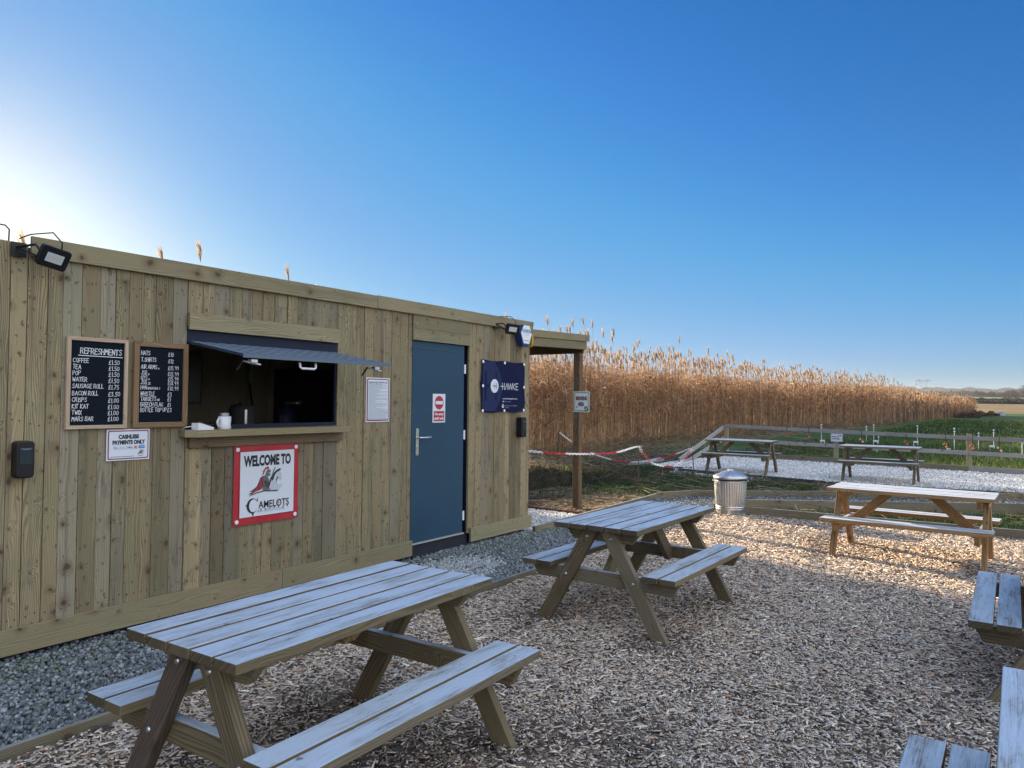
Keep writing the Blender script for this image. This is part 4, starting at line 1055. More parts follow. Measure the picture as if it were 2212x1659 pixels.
# ------------------------------------------------------------------ picnic tables
def picnic_table(label, x, y, rz, z=0.0, L=1.48, mat=W_TABLE, dark_leg=None, braces=True):
    t = thing('picnic_table', label, 'picnic table', (x, y, z), rz, 'picnic tables')
    WM[t.name] = Matrix.Identity(4)
    kw = dict(parent=t, local=True)
    H, HS = .760, .458
    b_ = MB()
    for k in range(5):
        v0 = -.3335 + k * .1365; e0, e1 = random.uniform(-.004, .004), random.uniform(-.004, .004)
        b_.box((-L / 2 + e0, v0, H - .040 + random.uniform(-.0015, .0015)), (L / 2 + e1, v0 + .121, H + random.uniform(-.0015, .0015)), 0, random.uniform(.88, 1.12))
    b_.build('tabletop', mat, bevel=.004, **kw)
    for s in (-1, 1):
        b_ = MB()
        for k in range(2):
            a = .3665 + k * .131; v0, v1 = sorted((s * a, s * (a + .116)))
            b_.box((-L / 2 + random.uniform(-.004, .004), v0, HS - .040), (L / 2 + random.uniform(-.004, .004), v1, HS + random.uniform(-.001, .001)), 0, random.uniform(.88, 1.12))
        b_.build('seat', mat, bevel=.004, **kw)
    ul = L / 2 - .063
    for e in (-1, 1):
        u0 = e * ul - (0 if e < 0 else .048)
        for s in (-1, 1):
            # slanting leg, cut level at foot and under the top
            b_ = MB()
            zt = H - .041
            vf, vt, hw = s * .495, s * .066, .058
            poly = [(vf - hw, -0.03), (vf + hw, -0.03), (vt + hw, zt), (vt - hw, zt)]
            d = Vector((0, vt - vf, zt)).normalized()
            # grain along the leg: build in a frame aligned with it
            U = d; V = Vector((0, d.z, -d.y))
            O = Vector((u0, 0, 0))
            loc = [(Vector((0, p[0], p[1])).dot(U), Vector((0, p[0], p[1])).dot(V)) for p in poly]
            b_.prism(loc, O, U, V, .048, random.uniform(.85, 1.1), N=(1, 0, 0))
            lm = mat
            if dark_leg == (e, s): lm = W_DARKLEG
            leg = b_.build('leg', lm, bevel=.003, **kw)
            uo = e * ul
            for zz in (H - .092, HS - .085):
                f = zz / zt; vv = vf + (vt - vf) * f
                q = MB(); q.lathe([(0, 0), (.013, 0), (.013, .003), (.009, .008), (0, .0085)], (uo, vv, zz), 14, (e, 0, 0))
                q.build('bolt', STEEL, parent=leg, local=True)
        ub = e * (ul - .0485) - (.0 if e < 0 else .045)
        b_ = MB(); zb = HS - .041
        b_.prism([(-.600, zb), (-.545, zb - .098), (.545, zb - .098), (.600, zb)], (ub, 0, 0), Y1, Z1, .045, random.uniform(.85, 1.1), N=(1, 0, 0)); b_.build('seat_bearer', mat, bevel=.003, **kw)
        b_ = MB(); zb = H - .041
        b_.prism([(-.300, zb), (-.235, zb - .085), (.235, zb - .085), (.300, zb)], (ub, 0, 0), Y1, Z1, .045, random.uniform(.85, 1.1), N=(1, 0, 0)); b_.build('top_bearer', mat, bevel=.003, **kw)
        if not braces: continue
        # diagonal brace from the middle of the top down to the seat bearer
        p0 = Vector((e * .20, 0, H - .042)); p1 = Vector((e * (ul - .10), 0, HS - .10))
        hw = .062
        b_ = MB()
        d = (p1 - p0).normalized()
        poly = [(p0.x - hw, p0.z), (p0.x + hw, p0.z), (p1.x + e * .004, p1.z + .04), (p1.x + e * .004, p1.z - .045), (p1.x - e * .055, p1.z - .045)] if e > 0 else [(p0.x + hw, p0.z), (p0.x - hw, p0.z), (p1.x + e * .004, p1.z + .04), (p1.x + e * .004, p1.z - .045), (p1.x - e * .055, p1.z - .045)]
        V = Vector((-d.z, 0, d.x))
        loc = [(Vector((p[0], 0, p[1])).dot(d), Vector((p[0], 0, p[1])).dot(V)) for p in poly]
        b_.prism(loc, (0, -.0225, 0), d, V, .045, random.uniform(.9, 1.1), N=(0, 1, 0)); b_.build('brace', mat, bevel=.003, **kw)
    if not braces:
        b_ = MB(); zb = H - .041
        b_.prism([(-.300, zb), (-.245, zb - .060), (.245, zb - .060), (.300, zb)], (-.18, 0, 0), Y1, Z1, .07, 1.0, N=(1, 0, 0)); b_.build('middle_batten', W_TABLE_LIT, bevel=.003, **kw)
    WM[t.name] = Matrix.Translation((x, y, z)) @ Matrix.Rotation(rz, 4, 'Z')
    return t

picnic_table('frosted picnic table with one dark stained leg, nearest the cabin gravel and serving hatch', 2.252, 2.482, R(1.1), dark_leg=(-1, 1), braces=False)
picnic_table('frosted picnic table in shade in front of the blue door', 5.414, 2.474, R(-1.1))
picnic_table('sunlit orange brown picnic table standing end on near the edge of the wood chips', 9.002, .958, R(-92.3), -.03, 1.56, W_TABLE_LIT)
picnic_table('picnic table on the pale gravel nearest the sloping fence', 17.286, 5.339, R(-89.6), .03, 1.52)
picnic_table('picnic table on the pale gravel in front of the pistol range sign', 17.305, 2.408, R(-89.8), .01, 1.50)
picnic_table('picnic table cut by the right edge, the farther one, mostly its seat end showing', 5.560, -.375, R(0.3))
picnic_table('picnic table in the bottom right corner, only seat and top edge showing', 2.290, -.285, R(0.0))

# ------------------------------------------------------------------ galvanised bin
t = thing('dustbin', 'ribbed galvanised metal dustbin with a domed lid at the edge of the wood chips', 'bin', (10.95, 3.545, 0))
mt, n, l, b = new_mat('galvanised steel')
b.inputs['Metallic'].default_value = 0.85; b.inputs['Roughness'].default_value = 0.36
tcn = n.new('ShaderNodeTexCoord'); vo = n.new('ShaderNodeTexVoronoi'); vo.inputs['Scale'].default_value = 28
l.new(tcn.outputs['Object'], vo.inputs['Vector'])
l.new(mixc(n, l, vo.outputs['Distance'], (.62, .63, .63), (.45, .47, .49)), b.inputs['Base Color'])
GALV = mt
cb = (10.95, 3.545, 0)
NB = 144
def ribs(q, z):
    return 1 + (.028 * math.sin(q * 2 * math.pi / NB * 36) if .13 < z < .475 else 0)
b_ = MB()
prof = [(0, .0), (.205, .0), (.208, .02), (.207, .07), (.213, .078), (.208, .086), (.209, .10), (.215, .108), (.209, .116), (.210, .128), (.211, .135), (.220, .30), (.228, .47), (.229, .478), (.236, .486), (.230, .494), (.231, .515), (.238, .520), (.232, .525), (.225, .524), (.205, .05)]
b_.lathe(prof, cb, NB, rmod=ribs); b_.build('body', GALV, t, smooth=True)
lid_r = lambda q, z: 1 + (.060 * math.sin((q + z * 150) * 2 * math.pi / NB * 16) if .565 < z < .625 else 0)
b_ = MB(); b_.lathe([(.225, .530), (.244, .522), (.249, .524), (.247, .552), (.240, .560), (.20, .582), (.13, .612), (.08, .630), (.074, .634), (0, .636)], cb, NB, rmod=lid_r)
b_.build('lid', GALV, t, smooth=True)
b_ = MB(); b_.lathe([(.2385, .498), (.2415, .502), (.2415, .519), (.238, .523)], cb, 48); b_.build('gap_shade', BLACK_M, t, smooth=True)  # black ring painted in for the shaded gap under the lid
b_ = MB(); b_.tube([(10.95 - .03, 3.545 - .05, .634), (10.95 - .03, 3.545 - .05, .652), (10.95 + .03, 3.545 + .05, .652), (10.95 + .03, 3.545 + .05, .634)], .005, 6); b_.build('lid_handle', STEEL, t)
for sg_ in (-1, 1):
    dx, dy = sg_ * -.5, sg_ * .866
    c = Vector((10.95 + dx * .232, 3.545 + dy * .232, .50)); q = Vector((-dy, dx, 0)); o_ = Vector((dx, dy, 0))
    b_ = MB(); b_.tube([c + q * .05, c + q * .05 + o_ * .02 - Z1 * .01, c - q * .05 + o_ * .02 - Z1 * .01, c - q * .05], .005, 6); b_.build('handle', STEEL, t)

# ------------------------------------------------------------------ barrier chains on thin pins
CH_W = flat('white chain plastic', (.78, .78, .78), .45); CH_R = flat('red chain plastic', (.55, .02, .03), .45)
def chain(label, nodes, name='barrier_chain'):
    """nodes: list of (point, colour of the run that ends there)"""
    pts = [Vector(p) for p, _ in nodes]
    # smooth the polyline a little
    dense, colr = [], []
    for k in range(len(pts) - 1):
        p0, p1, p2, p3 = pts[max(k - 1, 0)], pts[k], pts[k + 1], pts[min(k + 2, len(pts) - 1)]
        for q in range(10):
            u = q / 10
            dense.append(0.5 * ((2 * p1) + (p2 - p0) * u + (2 * p0 - 5 * p1 + 4 * p2 - p3) * u * u + (3 * p1 - p0 - 3 * p2 + p3) * u ** 3)); colr.append(nodes[k + 1][1])
    dense.append(pts[-1]); colr.append(nodes[-1][1])
    t_ = thing(name, label, 'chain', tuple(pts[0]), group='red and white barrier chains')
    cur_b, cur_c = MB(), None
    acc, need, k, flip = 0.0, 0.0, 0, 0
    for k in range(len(dense) - 1):
        a, b__ = dense[k], dense[k + 1]; d = b__ - a; L = d.length; d = d.normalized()
        while need <= acc + L:
            c = a + d * (need - acc)
            s1 = d.cross(Z1).normalized(); s2_ = d.cross(s1)
            ang = R(35) if flip else R(-50)
            w = s1 * math.cos(ang) + s2_ * math.sin(ang); flip = 1 - flip
            ring = [c + d * (.024 * math.cos(2 * math.pi * q / 8) + .010 * (1 if math.cos(2 * math.pi * q / 8) > .1 else -1 if math.cos(2 * math.pi * q / 8) < -.1 else 0)) + w * .0175 * math.sin(2 * math.pi * q / 8) for q in range(8)]
            if colr[k] != cur_c:
                if cur_c: cur_b.build('white_links' if cur_c == 'W' else 'red_links', CH_W if cur_c == 'W' else CH_R, t_, smooth=True)
                cur_b, cur_c = MB(), colr[k]
            cur_b.tube(ring, .0050, 5, close=True)
            need += .052
        acc += L
    cur_b.build('white_links' if cur_c == 'W' else 'red_links', CH_W if cur_c == 'W' else CH_R, t_, smooth=True)
chain('front red and white chain from the cabin over the rusty pin to the right pin', [((7.56, 5.3, 1.05), 'W'), ((8.47, 5.3, .95), 'W'), ((9.08, 5.3, .90), 'R'), ((9.95, 5.31, .85), 'W'), ((10.81, 5.35, .83), 'R'), ((11.84, 5.46, .87), 'W'), ((11.97, 5.45, .79), 'W'), ((12.30, 5.40, .57), 'R'), ((12.72, 5.34, .475), 'W'), ((13.03, 5.30, .455), 'R'), ((13.42, 5.25, .55), 'W'), ((13.70, 5.215, .70), 'R'), ((13.76, 5.21, .775), 'W')])
chain('rear red and white chain from the stake by the reeds to the right pin', [((15.11, 9.0, .91), 'W'), ((15.05, 8.6, .69), 'W'), ((15.00, 8.1, .48), 'R'), ((14.87, 7.5, .357), 'W'), ((14.72, 6.95, .34), 'R'), ((14.37, 6.2, .455), 'W'), ((13.97, 5.6, .63), 'R'), ((13.77, 5.22, .765), 'W')])
RUST = flat('rusty pin', (.10, .055, .035), .8, noise=.4, nscale=30)
for (p, q, lab) in (((11.90, 5.46, -.05), (11.85, 5.46, .90), 'thin rusty metal pin holding up the middle of the front chain'), ((13.97, 5.21, -.05), (13.73, 5.21, .86), 'thin dark leaning pin where both barrier chains end')):
    b_ = MB(); b_.tube([p, q], .0085, 8); o = b_.build('barrier_pin', RUST); tag(o, lab, 'pin', 'barrier pins')
b_ = MB(); b_.box((15.09, 8.98, -.05), (15.14, 9.03, .95), 2); o = b_.build('wooden_stake', W_POST); tag(o, 'dark wooden stake in front of the reeds holding the rear chain', 'stake')

# ------------------------------------------------------------------ range fence
fence = thing('range_fence', 'grey two rail timber fence along the far side of the pale gravel', 'fence', (21.5, 2, 0))
FA, FB = Vector((22.32, 7.40, 0)), Vector((20.45, -4.3, 0))
fd = (FB - FA).normalized(); FL = (FB - FA).length; fs = Vector((fd.y, -fd.x, 0))      # fs: towards the camera
if fs.x > 0: fs = -fs
def fpt(y): return FA + fd * ((FA.y - y) / (FA.y - FB.y) * FL)
for y in (7.37, 4.15, 1.0, -2.2):
    p = fpt(y); b_ = MB(); b_.box((p.x - .0, p.y - .055, -.05), (p.x + .10, p.y + .055, .985 if y > 7 else .955), 2, 1.1); b_.build('post', W_TRIM, fence, bevel=.004)
def frail(za0, za1, h, y0, y1, name='rail', mat=W_RAIL, out=.03):
    a, b__ = fpt(y0), fpt(y1); q = MB()
    a = a + fs * (.002); b__ = b__ + fs * .002
    a.z, b__.z = za0, za1; d = b__ - a
    q.prism([(0, 0), (d.length, 0), (d.length, h), (0, h)], a, d, Vector((0, 0, 1)) , out, random.uniform(.9, 1.1), N=fs); q.build(name, mat, fence, bevel=.003)
frail(.905, .845, .095, 7.40, 3.95); frail(.845, .805, .095, 3.94, 1.02); frail(.805, .765, .095, 1.01, -4.2)
frail(.475, .450, .100, 7.40, 4.1); frail(.450, .435, .100, 4.09, 1.02); frail(.435, .40, .100, 1.01, -4.2)
frail(.03, .03, .14, 7.40, 1.02, 'bottom_board', W_EDGE, .04); frail(.03, .02, .14, 1.01, -4.2, 'bottom_board', W_RAIL, .04)
fence2 = thing('sloping_fence', 'two pale rails sloping down from the fence corner to the ground at the left', 'fence', (20.8, 7.45, 0))
for (a, b__) in (((22.30, 7.43, .90), (19.05, 7.55, .10)), ((22.30, 7.43, .55), (19.30, 7.52, -.02))):
    q = MB(); a, b__ = Vector(a), Vector(b__); d = b__ - a; q.prism([(0, -.055), (d.length, -.055), (d.length, .055), (0, .055)], a, d, Vector((d.z, 0, -d.x)) if d.x < 0 else Z1, .035, 1.1, N=(0, 1, 0)); q.build('rail', W_RAIL, fence2, bevel=.003)
b_ = MB(); b_.box((19.25, 7.57, -.06), (19.34, 7.66, .16), 2); b_.build('foot_post', W_EDGE, fence2)
t = thing('pistol_range_sign', 'white landscape sign reading pistol range on the fence post', 'sign', (21.8, 4.1, .63))
p = fpt(4.10) + fs * .04
s2 = Sign((p.x, p.y + .155, .625), fd, Z1, fs); plate(s2, .310, .215, .004, WHITE_SIGN, 'panel', t)
s2.rect(.010, .010, .300, .205, CLARET, 1, .012); s2.rect(.016, .016, .294, .199, WHITE_SIGN, 2, .009)
s2.text('PISTOL', .030, .112, .043, INK, 3, .95, .0022, width=.200); s2.text('RANGE', .030, .054, .043, INK, 3, .95, .0022, width=.200)
s2.poly([(.190, .180), (.272, .180), (.272, .160), (.262, .160), (.276, .128), (.256, .126), (.246, .158), (.190, .166)], INK, 3)
emblem(s2, .228, .040, .036, 3); s2.build('print', t)
TAG_O = flat('orange plastic', (.36, .09, .03), .5); TAG_W = flat('pale plastic', (.60, .42, .30), .5)
FLB = [(5.48, .80, 'O'), (4.86, .75, 'P'), (3.46, .69, 'W'), (2.38, .67, 'O'), (1.49, .65, 'O'), (.92, .64, 'O'), (.37, .62, 'W')]
tagl = ['orange ear guard hanging from the fence rail nearest the corner post', 'orange ear guard hanging from the rail, second from the corner post', 'pale ear guard hanging just above the table by the pistol range sign', 'orange ear guard hanging beyond the right end of that table', 'orange ear guard hanging left of the fence post at the right', 'orange ear guard hanging close to the right of the fence post', 'pale sunlit ear guard hanging from the rail at the far right']
for (y, z, c_), lab in zip(FLB, tagl):
    t = thing('ear_guard', lab, 'ear guard', (21, y, z), group='ear guards hanging from the fence rail')
    p = fpt(y) + fs * .05; rt = .81 + .018 * (y - 1.0)
    b_ = MB(); b_.tube([(p.x + .03, p.y, rt + .10), (p.x - .004, p.y, rt + .105), (p.x - .006, p.y, rt), (p.x, p.y, z + .06)], .007, 6); b_.build('strap', BLACK_M, t)
    b_ = MB()
    for dy, dz in ((.022, .02), (-.018, -.045)): b_.lathe([(0, 0), (.022, .003), (.029, .014), (.026, .028), (.014, .037), (0, .038)], (p.x - .02, p.y + dy, z + dz), 12, (-.6, .5 * (1 if dy > 0 else -1), .3))
    b_.build('cups', TAG_W if c_ == 'W' else TAG_O, t, smooth=True)
    b_ = MB(); b_.tube([(p.x, p.y + .03, z + .03), (p.x, p.y + .02, z + .07), (p.x, p.y - .02, z + .06), (p.x, p.y - .03, z - .03)], .006, 6); b_.build('headband', TAG_O, t)

# ------------------------------------------------------------------ targets on the range
TP = [(35.05, 5.43, .69), (35.06, 5.14, .77), (34.32, 4.85, .41), (36.26, 3.60, .74), (31.97, 1.97, .79), (32.06, 1.21, .64), (34.44, .80, .71), (31.23, -.10, .49), (33.0, 6.84, .77)]
tl = ['white range target, lower one of the close pair right of the pistol range sign', 'white range target, taller one of the close pair right of the pistol range sign', 'short white range target behind the middle of the table in front of the fence', 'white range target on a pole seen above the right end of that table', 'white range target on a pole left of the fence post at the right', 'white range target on a pole right of the fence post, diamond just above the rail', 'white range target with a bent top well right of the fence post', 'low white range target at the right edge of the picture', 'white range target left of the pistol range sign, in front of the reeds']
for (x, y, h), lab in zip(TP, tl):
    t = thing('range_target', lab, 'target', (x, y, 0), group='white targets on the range')
    b_ = MB(); b_.tube([(x, y, -.05), (x, y, h - .05)], .009, 6); b_.build('pole', WHITE, t)
    b_ = MB(); b_.prism([(0, -.042), (.042, 0), (0, .042), (-.042, 0)], (x - .01, y, h), (0, -1, 0), Z1, .012); b_.build('diamond_plate', WHITE, t)
    b_ = MB(); b_.box((x - .012, y - .05, h - .125), (x + .006, y + .04, h - .108)); b_.build('crossbar', WHITE, t)
BX = [(33, 4.78, .14), (33, 3.34, .16), (31.6, 2.14, 0), (33, .82, .10), (28.6, 4.15, 0), (28.5, -.05, 0), (32.5, 6.70, .10)]
bl = ['white target box behind the close pair of targets', 'white target box beside the target above the table end', 'white target box beside the target left of the fence post', 'white target box beside the bent topped target', 'white target box low down, seen under the table top in front of the fence', 'white target box at the right edge behind the lower rail', 'white target box left of the pistol range sign']
for (x, y, z), lab in zip(BX, bl):
    t = thing('target_box', lab, 'target box', (x, y, 0), group='white target boxes on the range')
    b_ = MB(); b_.prism([(-.085, 0), (.085, 0), (.085, .06), (.07, .07), (-.07, .07), (-.085, .06)], (x, y, z), Y1, Z1, .08, N=(1, 0, 0)); b_.build('casing', WHITE, t, bevel=.004)
    for s in (-.072, .072):
        b_ = MB(); b_.box((x + .03, y + s - .012, -.04), (x + .05, y + s + .012, z + .001)); b_.build('leg', WHITE, t)
t = thing('target_board', 'pair of pale panels standing at the far end of the grass range', 'target board', (150, 2.36, 0))
GREYP = flat('pale panel', (.50, .53, .56), .6)
for y in (2.68, 2.08):
    b_ = MB(); b_.box((150, y - .26, .05), (150.06, y + .26, .72)); b_.build('panel', GREYP, t)
for y in (2.9, 2.38, 1.86):
    b_ = MB(); b_.box((150.07, y - .03, -.1), (150.13, y + .03, .75)); b_.build('post', W_RAIL, t)

b_ = MB(); b_.prism([(0, 0), (2.1, 0), (2.1, .14), (0, .14)], (16.75, 7.92, .02), Vector((1, .0, .02)), Vector((0, .9, .3)), .05, .9); o = b_.build('timber_plank', W_RAIL, bevel=.004)
tag(o, 'grey timber plank lying in the cut straw left of the pale gravel', 'plank')

# ------------------------------------------------------------------ loose ground cover (nobody could count it)
def in_poly(x, y, poly):
    inside = np.zeros(len(x), dtype=bool)
    n = len(poly)
    for i in range(n):
        x0, y0 = poly[i]; x1, y1 = poly[(i + 1) % n]
        c = ((y0 > y) != (y1 > y)) & (x < (x1 - x0) * (y - y0) / (y1 - y0 + 1e-12) + x0)
        inside ^= c
    return inside

def scatter(poly, n, dens=None):
    xs, ys = [p[0] for p in poly], [p[1] for p in poly]
    x = RNG.uniform(min(xs), max(xs), n); y = RNG.uniform(min(ys), max(ys), n)
    k = in_poly(x, y, poly)
    if dens is not None: k &= RNG.random(n) < dens(x, y)
    return x[k], y[k]

def rot_basis(n, tilt):
    """random in-plane direction, tilted normal"""
    a = RNG.uniform(0, 2 * np.pi, n)
    b = RNG.uniform(0, 2 * np.pi, n); tl_ = np.abs(RNG.normal(0, tilt, n))
    N = np.stack([np.sin(tl_) * np.cos(b), np.sin(tl_) * np.sin(b), np.cos(tl_)], 1)
    U = np.stack([np.cos(a), np.sin(a), np.zeros(n)], 1)
    U -= N * (U * N).sum(1, keepdims=True); U /= np.linalg.norm(U, axis=1, keepdims=True)
    V = np.cross(N, U)
    return U, V, N

def palette(n, cols, w, jit=0.18):
    cols = np.array(cols); k = RNG.choice(len(cols), n, p=np.array(w) / sum(w))
    return np.clip(cols[k] * (1 + RNG.normal(0, jit, (n, 1))), 0.004, 0.9)

def slabs(x, y, z, L, W, T, tilt, cols):
    """small tapered slabs: 8 vertices, 5 faces"""
    n = len(x); U, V, N = rot_basis(n, tilt)
    C = np.stack([x, y, z], 1)
    L, W, T = L[:, None] / 2, W[:, None] / 2, T[:, None]
    k1, k2 = RNG.uniform(.35, 1, (n, 1)), RNG.uniform(.35, 1, (n, 1)); bend = RNG.normal(0, .25, (n, 1)) * W
    p = [C - U * L - V * W * k1 + V * bend, C + U * L - V * W * k2 + V * bend, C + U * L + V * W * k2 + V * bend, C - U * L + V * W * k1 + V * bend]
    q = [a + N * T for a in p]
    mid = N * T * 0
    Vv = np.stack(p + q, 1).reshape(-1, 3)
    base = (np.arange(n) * 8)[:, None, None]
    F = np.array([[4, 5, 6, 7], [0, 1, 5, 4], [1, 2, 6, 5], [2, 3, 7, 6], [3, 0, 4, 7]])[None] + base
    return Vv, F.reshape(-1, 4), np.repeat(cols, 5, axis=0)

def near_den(x, y):
    d = np.hypot(x - 1.5, y)
    den = np.clip(1.15 - d / 11.0, .26, 1.0)
    # only where the camera, or a camera a step aside, may look
    den *= np.where((y < -1.6) | (x < -.6), .12, 1.0)
    return den
CHIP = attr_mat('wood chip', .85)
x, y = scatter([(-4, -4), (11.15, -4), (11.15, 0), (11.0, 2.6), (10.93, 3.79), (-4, 3.70)], 560000, near_den)
n = len(x)
d = np.hypot(x, y); gs = np.clip(.85 + (d - 3) * .055, .85, 1.35)
patch = np.sin(x * 1.7 + 1.3 * np.sin(y * 1.1)) * np.sin(y * 2.1 + .7 * np.sin(x * 2.3)) + RNG.normal(0, .5, n)
cols = palette(n, [(.60, .485, .37), (.49, .395, .30), (.72, .61, .48), (.34, .255, .18), (.48, .43, .38), (.075, .057, .046), (.47, .28, .18)], [24, 24, 14, 12, 16, 8, 5])
dark = patch > 1.25
cols[dark & (RNG.random(n) < .7)] *= .32
# chips made darker round the table feet and under the tops
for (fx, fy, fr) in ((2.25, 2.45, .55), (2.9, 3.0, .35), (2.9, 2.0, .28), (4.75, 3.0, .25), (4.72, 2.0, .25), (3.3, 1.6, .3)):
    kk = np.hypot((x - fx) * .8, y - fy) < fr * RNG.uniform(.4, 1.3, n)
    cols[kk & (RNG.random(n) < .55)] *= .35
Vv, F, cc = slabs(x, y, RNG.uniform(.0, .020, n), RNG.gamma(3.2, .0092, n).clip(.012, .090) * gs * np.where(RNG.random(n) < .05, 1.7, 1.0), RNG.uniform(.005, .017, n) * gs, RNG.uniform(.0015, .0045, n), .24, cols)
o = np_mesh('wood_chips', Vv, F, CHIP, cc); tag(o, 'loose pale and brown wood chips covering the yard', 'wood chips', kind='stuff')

OCT = np.array([[1, 0, 0], [-1, 0, 0], [0, 1, 0], [0, -1, 0], [0, 0, 1], [0, 0, -1]], dtype=float)
OCF = np.array([[0, 2, 4], [2, 1, 4], [1, 3, 4], [3, 0, 4], [2, 0, 5], [1, 2, 5], [3, 1, 5], [0, 3, 5]])
CUB = np.array([[i, j, k] for k in (-1, 1) for j in (-1, 1) for i in (-1, 1)], dtype=float) * .68
CUF = np.array([[0, 2, 3, 1], [4, 5, 7, 6], [0, 1, 5, 4], [2, 6, 7, 3], [0, 4, 6, 2], [1, 3, 7, 5]])
def stones(x, y, z, r, cols, shape='cube'):
    n = len(x); U, V, N = rot_basis(n, 1.2)
    T, TF = (CUB, CUF) if shape == 'cube' else (OCT, OCF)
    P = T[None] * (1 + RNG.uniform(-.38, .38, (n, len(T), 3)))
    P *= r[:, None, None] * RNG.uniform(.65, 1.2, (n, 1, 3))
    W = P[..., 0:1] * U[:, None] + P[..., 1:2] * V[:, None] + P[..., 2:3] * N[:, None]
    W += np.stack([x, y, z], 1)[:, None]
    F = (TF[None] + (np.arange(n) * len(T))[:, None, None]).reshape(-1, TF.shape[1])
    return W.reshape(-1, 3), F, np.repeat(cols, len(TF), axis=0)
STONE = attr_mat('crushed stone', .75)
def gravel(name, label, poly, n, r0, r1, pal, w, dens=None, z=(.004, .018), shape='cube', recol=None):
    x, y = scatter(poly, n, dens); m_ = len(x)
    c = palette(m_, pal, w, .14)
    if recol is not None: c = recol(x, y, c)
    V_, F_, c_ = stones(x, y, RNG.uniform(z[0], z[1], m_) + (np.clip((y - 4.12) / .98, 0, 1) * .060 * (x < 7.5) if name == 'gravel_stones' and poly[0][0] < 0 else 0), RNG.uniform(r0, r1, m_), c, shape)
    o_ = np_mesh(name, V_, F_, STONE, c_); tag(o_, label, 'gravel', kind='stuff')
GP = [(.145, .16, .168), (.215, .23, .238), (.095, .105, .11), (.29, .305, .31), (.145, .158, .13)]
def pale_heap(x, y, c):
    k = np.hypot((x - 5.55) / .62, (y - 4.42) / .36) < RNG.uniform(.75, 1.1, len(x))
    c[k] = np.clip(c[k] * 1.0 + .19, 0, .80)
    gk = (np.abs(y - 4.75) < .16) & (RNG.random(len(x)) < .3); c[gk] = c[gk] * np.array([.85, .95, .7])
    return c
gravel('gravel_stones', 'grey crushed stone strip between the cabin and the wood chips', [(-3, 3.80), (10.9, 3.88), (11.3, 3.96), (11.68, 5.02), (7.60, 4.88), (7.55, 5.3), (-3, 5.3)], 72000, .008, .0165, GP, [5, 5, 4, 2, 2], lambda x, y: np.where((x < .2), .3, 1.0) * np.where(y > 5.0, .35, 1), (.006, .026), recol=pale_heap)
gravel('gravel_stones', 'grey gravel on the path behind the dustbin', PATH_POLY, 26000, .012, .022, GP, [5, 5, 4, 2, 2], None, (.008, .028), 'oct')
PP = [(.60, .585, .555), (.70, .685, .645), (.47, .455, .425), (.66, .62, .55)]
gravel('gravel_stones', 'bright pale gravel on the floor of the smoking shelter', [(7.62, 5.02), (9.28, 5.14), (9.40, 7.5), (7.62, 7.5)], 9000, .012, .022, PP, [4, 4, 2, 1], None, (.014, .030), 'oct')
gravel('gravel_stones', 'pale gravel spread under the two tables by the range fence', [(16.9, 7.8), (16.15, 6.3), (15.9, 3.3), (16.35, 0), (16.7, -3), (21.0, -3), (22.2, 7.4), (20.3, 7.8)], 60000, .013, .026, PP, [4, 4, 2, 1], lambda x, y: np.clip(1.25 - (x - 16) * .09, .5, 1), (.012, .040), 'oct')

# ------------------------------------------------------------------ cut bank, straw and grass
bx_ = np.linspace(7.6, 24, 84); by_ = np.linspace(6.0, 13.5, 46)
BXX, BYY = np.meshgrid(bx_, by_)
def bank_h(x, y):
    yb = 7.35 + .25 * np.sin(x * 1.3) + .12 * np.sin(x * 3.7) - .75 * np.clip((x - 12) / 3, 0, 1)
    h = np.clip((y - yb) / .22, 0, 1); h = h * h * (3 - 2 * h)
    amp = .40 - .30 * np.clip((x - 12) / 2.2, 0, 1)
    return h * amp * np.clip((18.5 - x) / 2.0, 0, 1) + .02 * np.sin(x * 5 + y * 3) * h + .012 * np.sin(x * 11) * np.cos(y * 9) * h - .012
H_ = bank_h(BXX, BYY)
Vb = np.stack([BXX, BYY, H_], -1).reshape(-1, 3); nx = len(bx_)
Fb = [(j * nx + i, j * nx + i + 1, (j + 1) * nx + i + 1, (j + 1) * nx + i) for j in range(len(by_) - 1) for i in range(nx - 1)]
G_BANK = ground_mat('bank soil', [(.020, .018, .012), (.036, .031, .020), (.015, .030, .010)], (2.5, .7), bscale=30)
o = np_mesh('earth_bank', Vb, np.array(Fb), G_BANK, smooth=True); o['kind'] = 'structure'

def ribbons(P, w, cols, up_bias=None):
    """P: (n, k, 3) centre lines, w: (n, k) widths, flat ribbons facing roughly sideways"""
    n, k, _ = P.shape
    D = np.gradient(P, axis=1); D /= np.linalg.norm(D, axis=2, keepdims=True) + 1e-9
    a = RNG.normal(size=(n, 1, 3)); S_ = np.cross(D, np.repeat(a, k, 1)); S_ /= np.linalg.norm(S_, axis=2, keepdims=True) + 1e-9
    A = P - S_ * w[..., None] / 2; B = P + S_ * w[..., None] / 2
    V_ = np.stack([A, B], 2).reshape(-1, 3)
    base = (np.arange(n) * (2 * k))[:, None]
    Fs = []
    for q in range(k - 1): Fs.append(np.stack([base[:, 0] + 2 * q, base[:, 0] + 2 * q + 1, base[:, 0] + 2 * q + 3, base[:, 0] + 2 * q + 2], 1))
    F_ = np.stack(Fs, 1).reshape(-1, 4)
    return V_, F_, np.repeat(cols, k - 1, axis=0)

class Bag:
    def __init__(self): self.V, self.F, self.C, self.n = [], [], [], 0
    def add(self, V_, F_, C_): self.V.append(V_); self.F.append(F_ + self.n); self.C.append(C_); self.n += len(V_)
    def build(self, name, mat): return np_mesh(name, np.concatenate(self.V), np.concatenate(self.F), mat, np.concatenate(self.C))

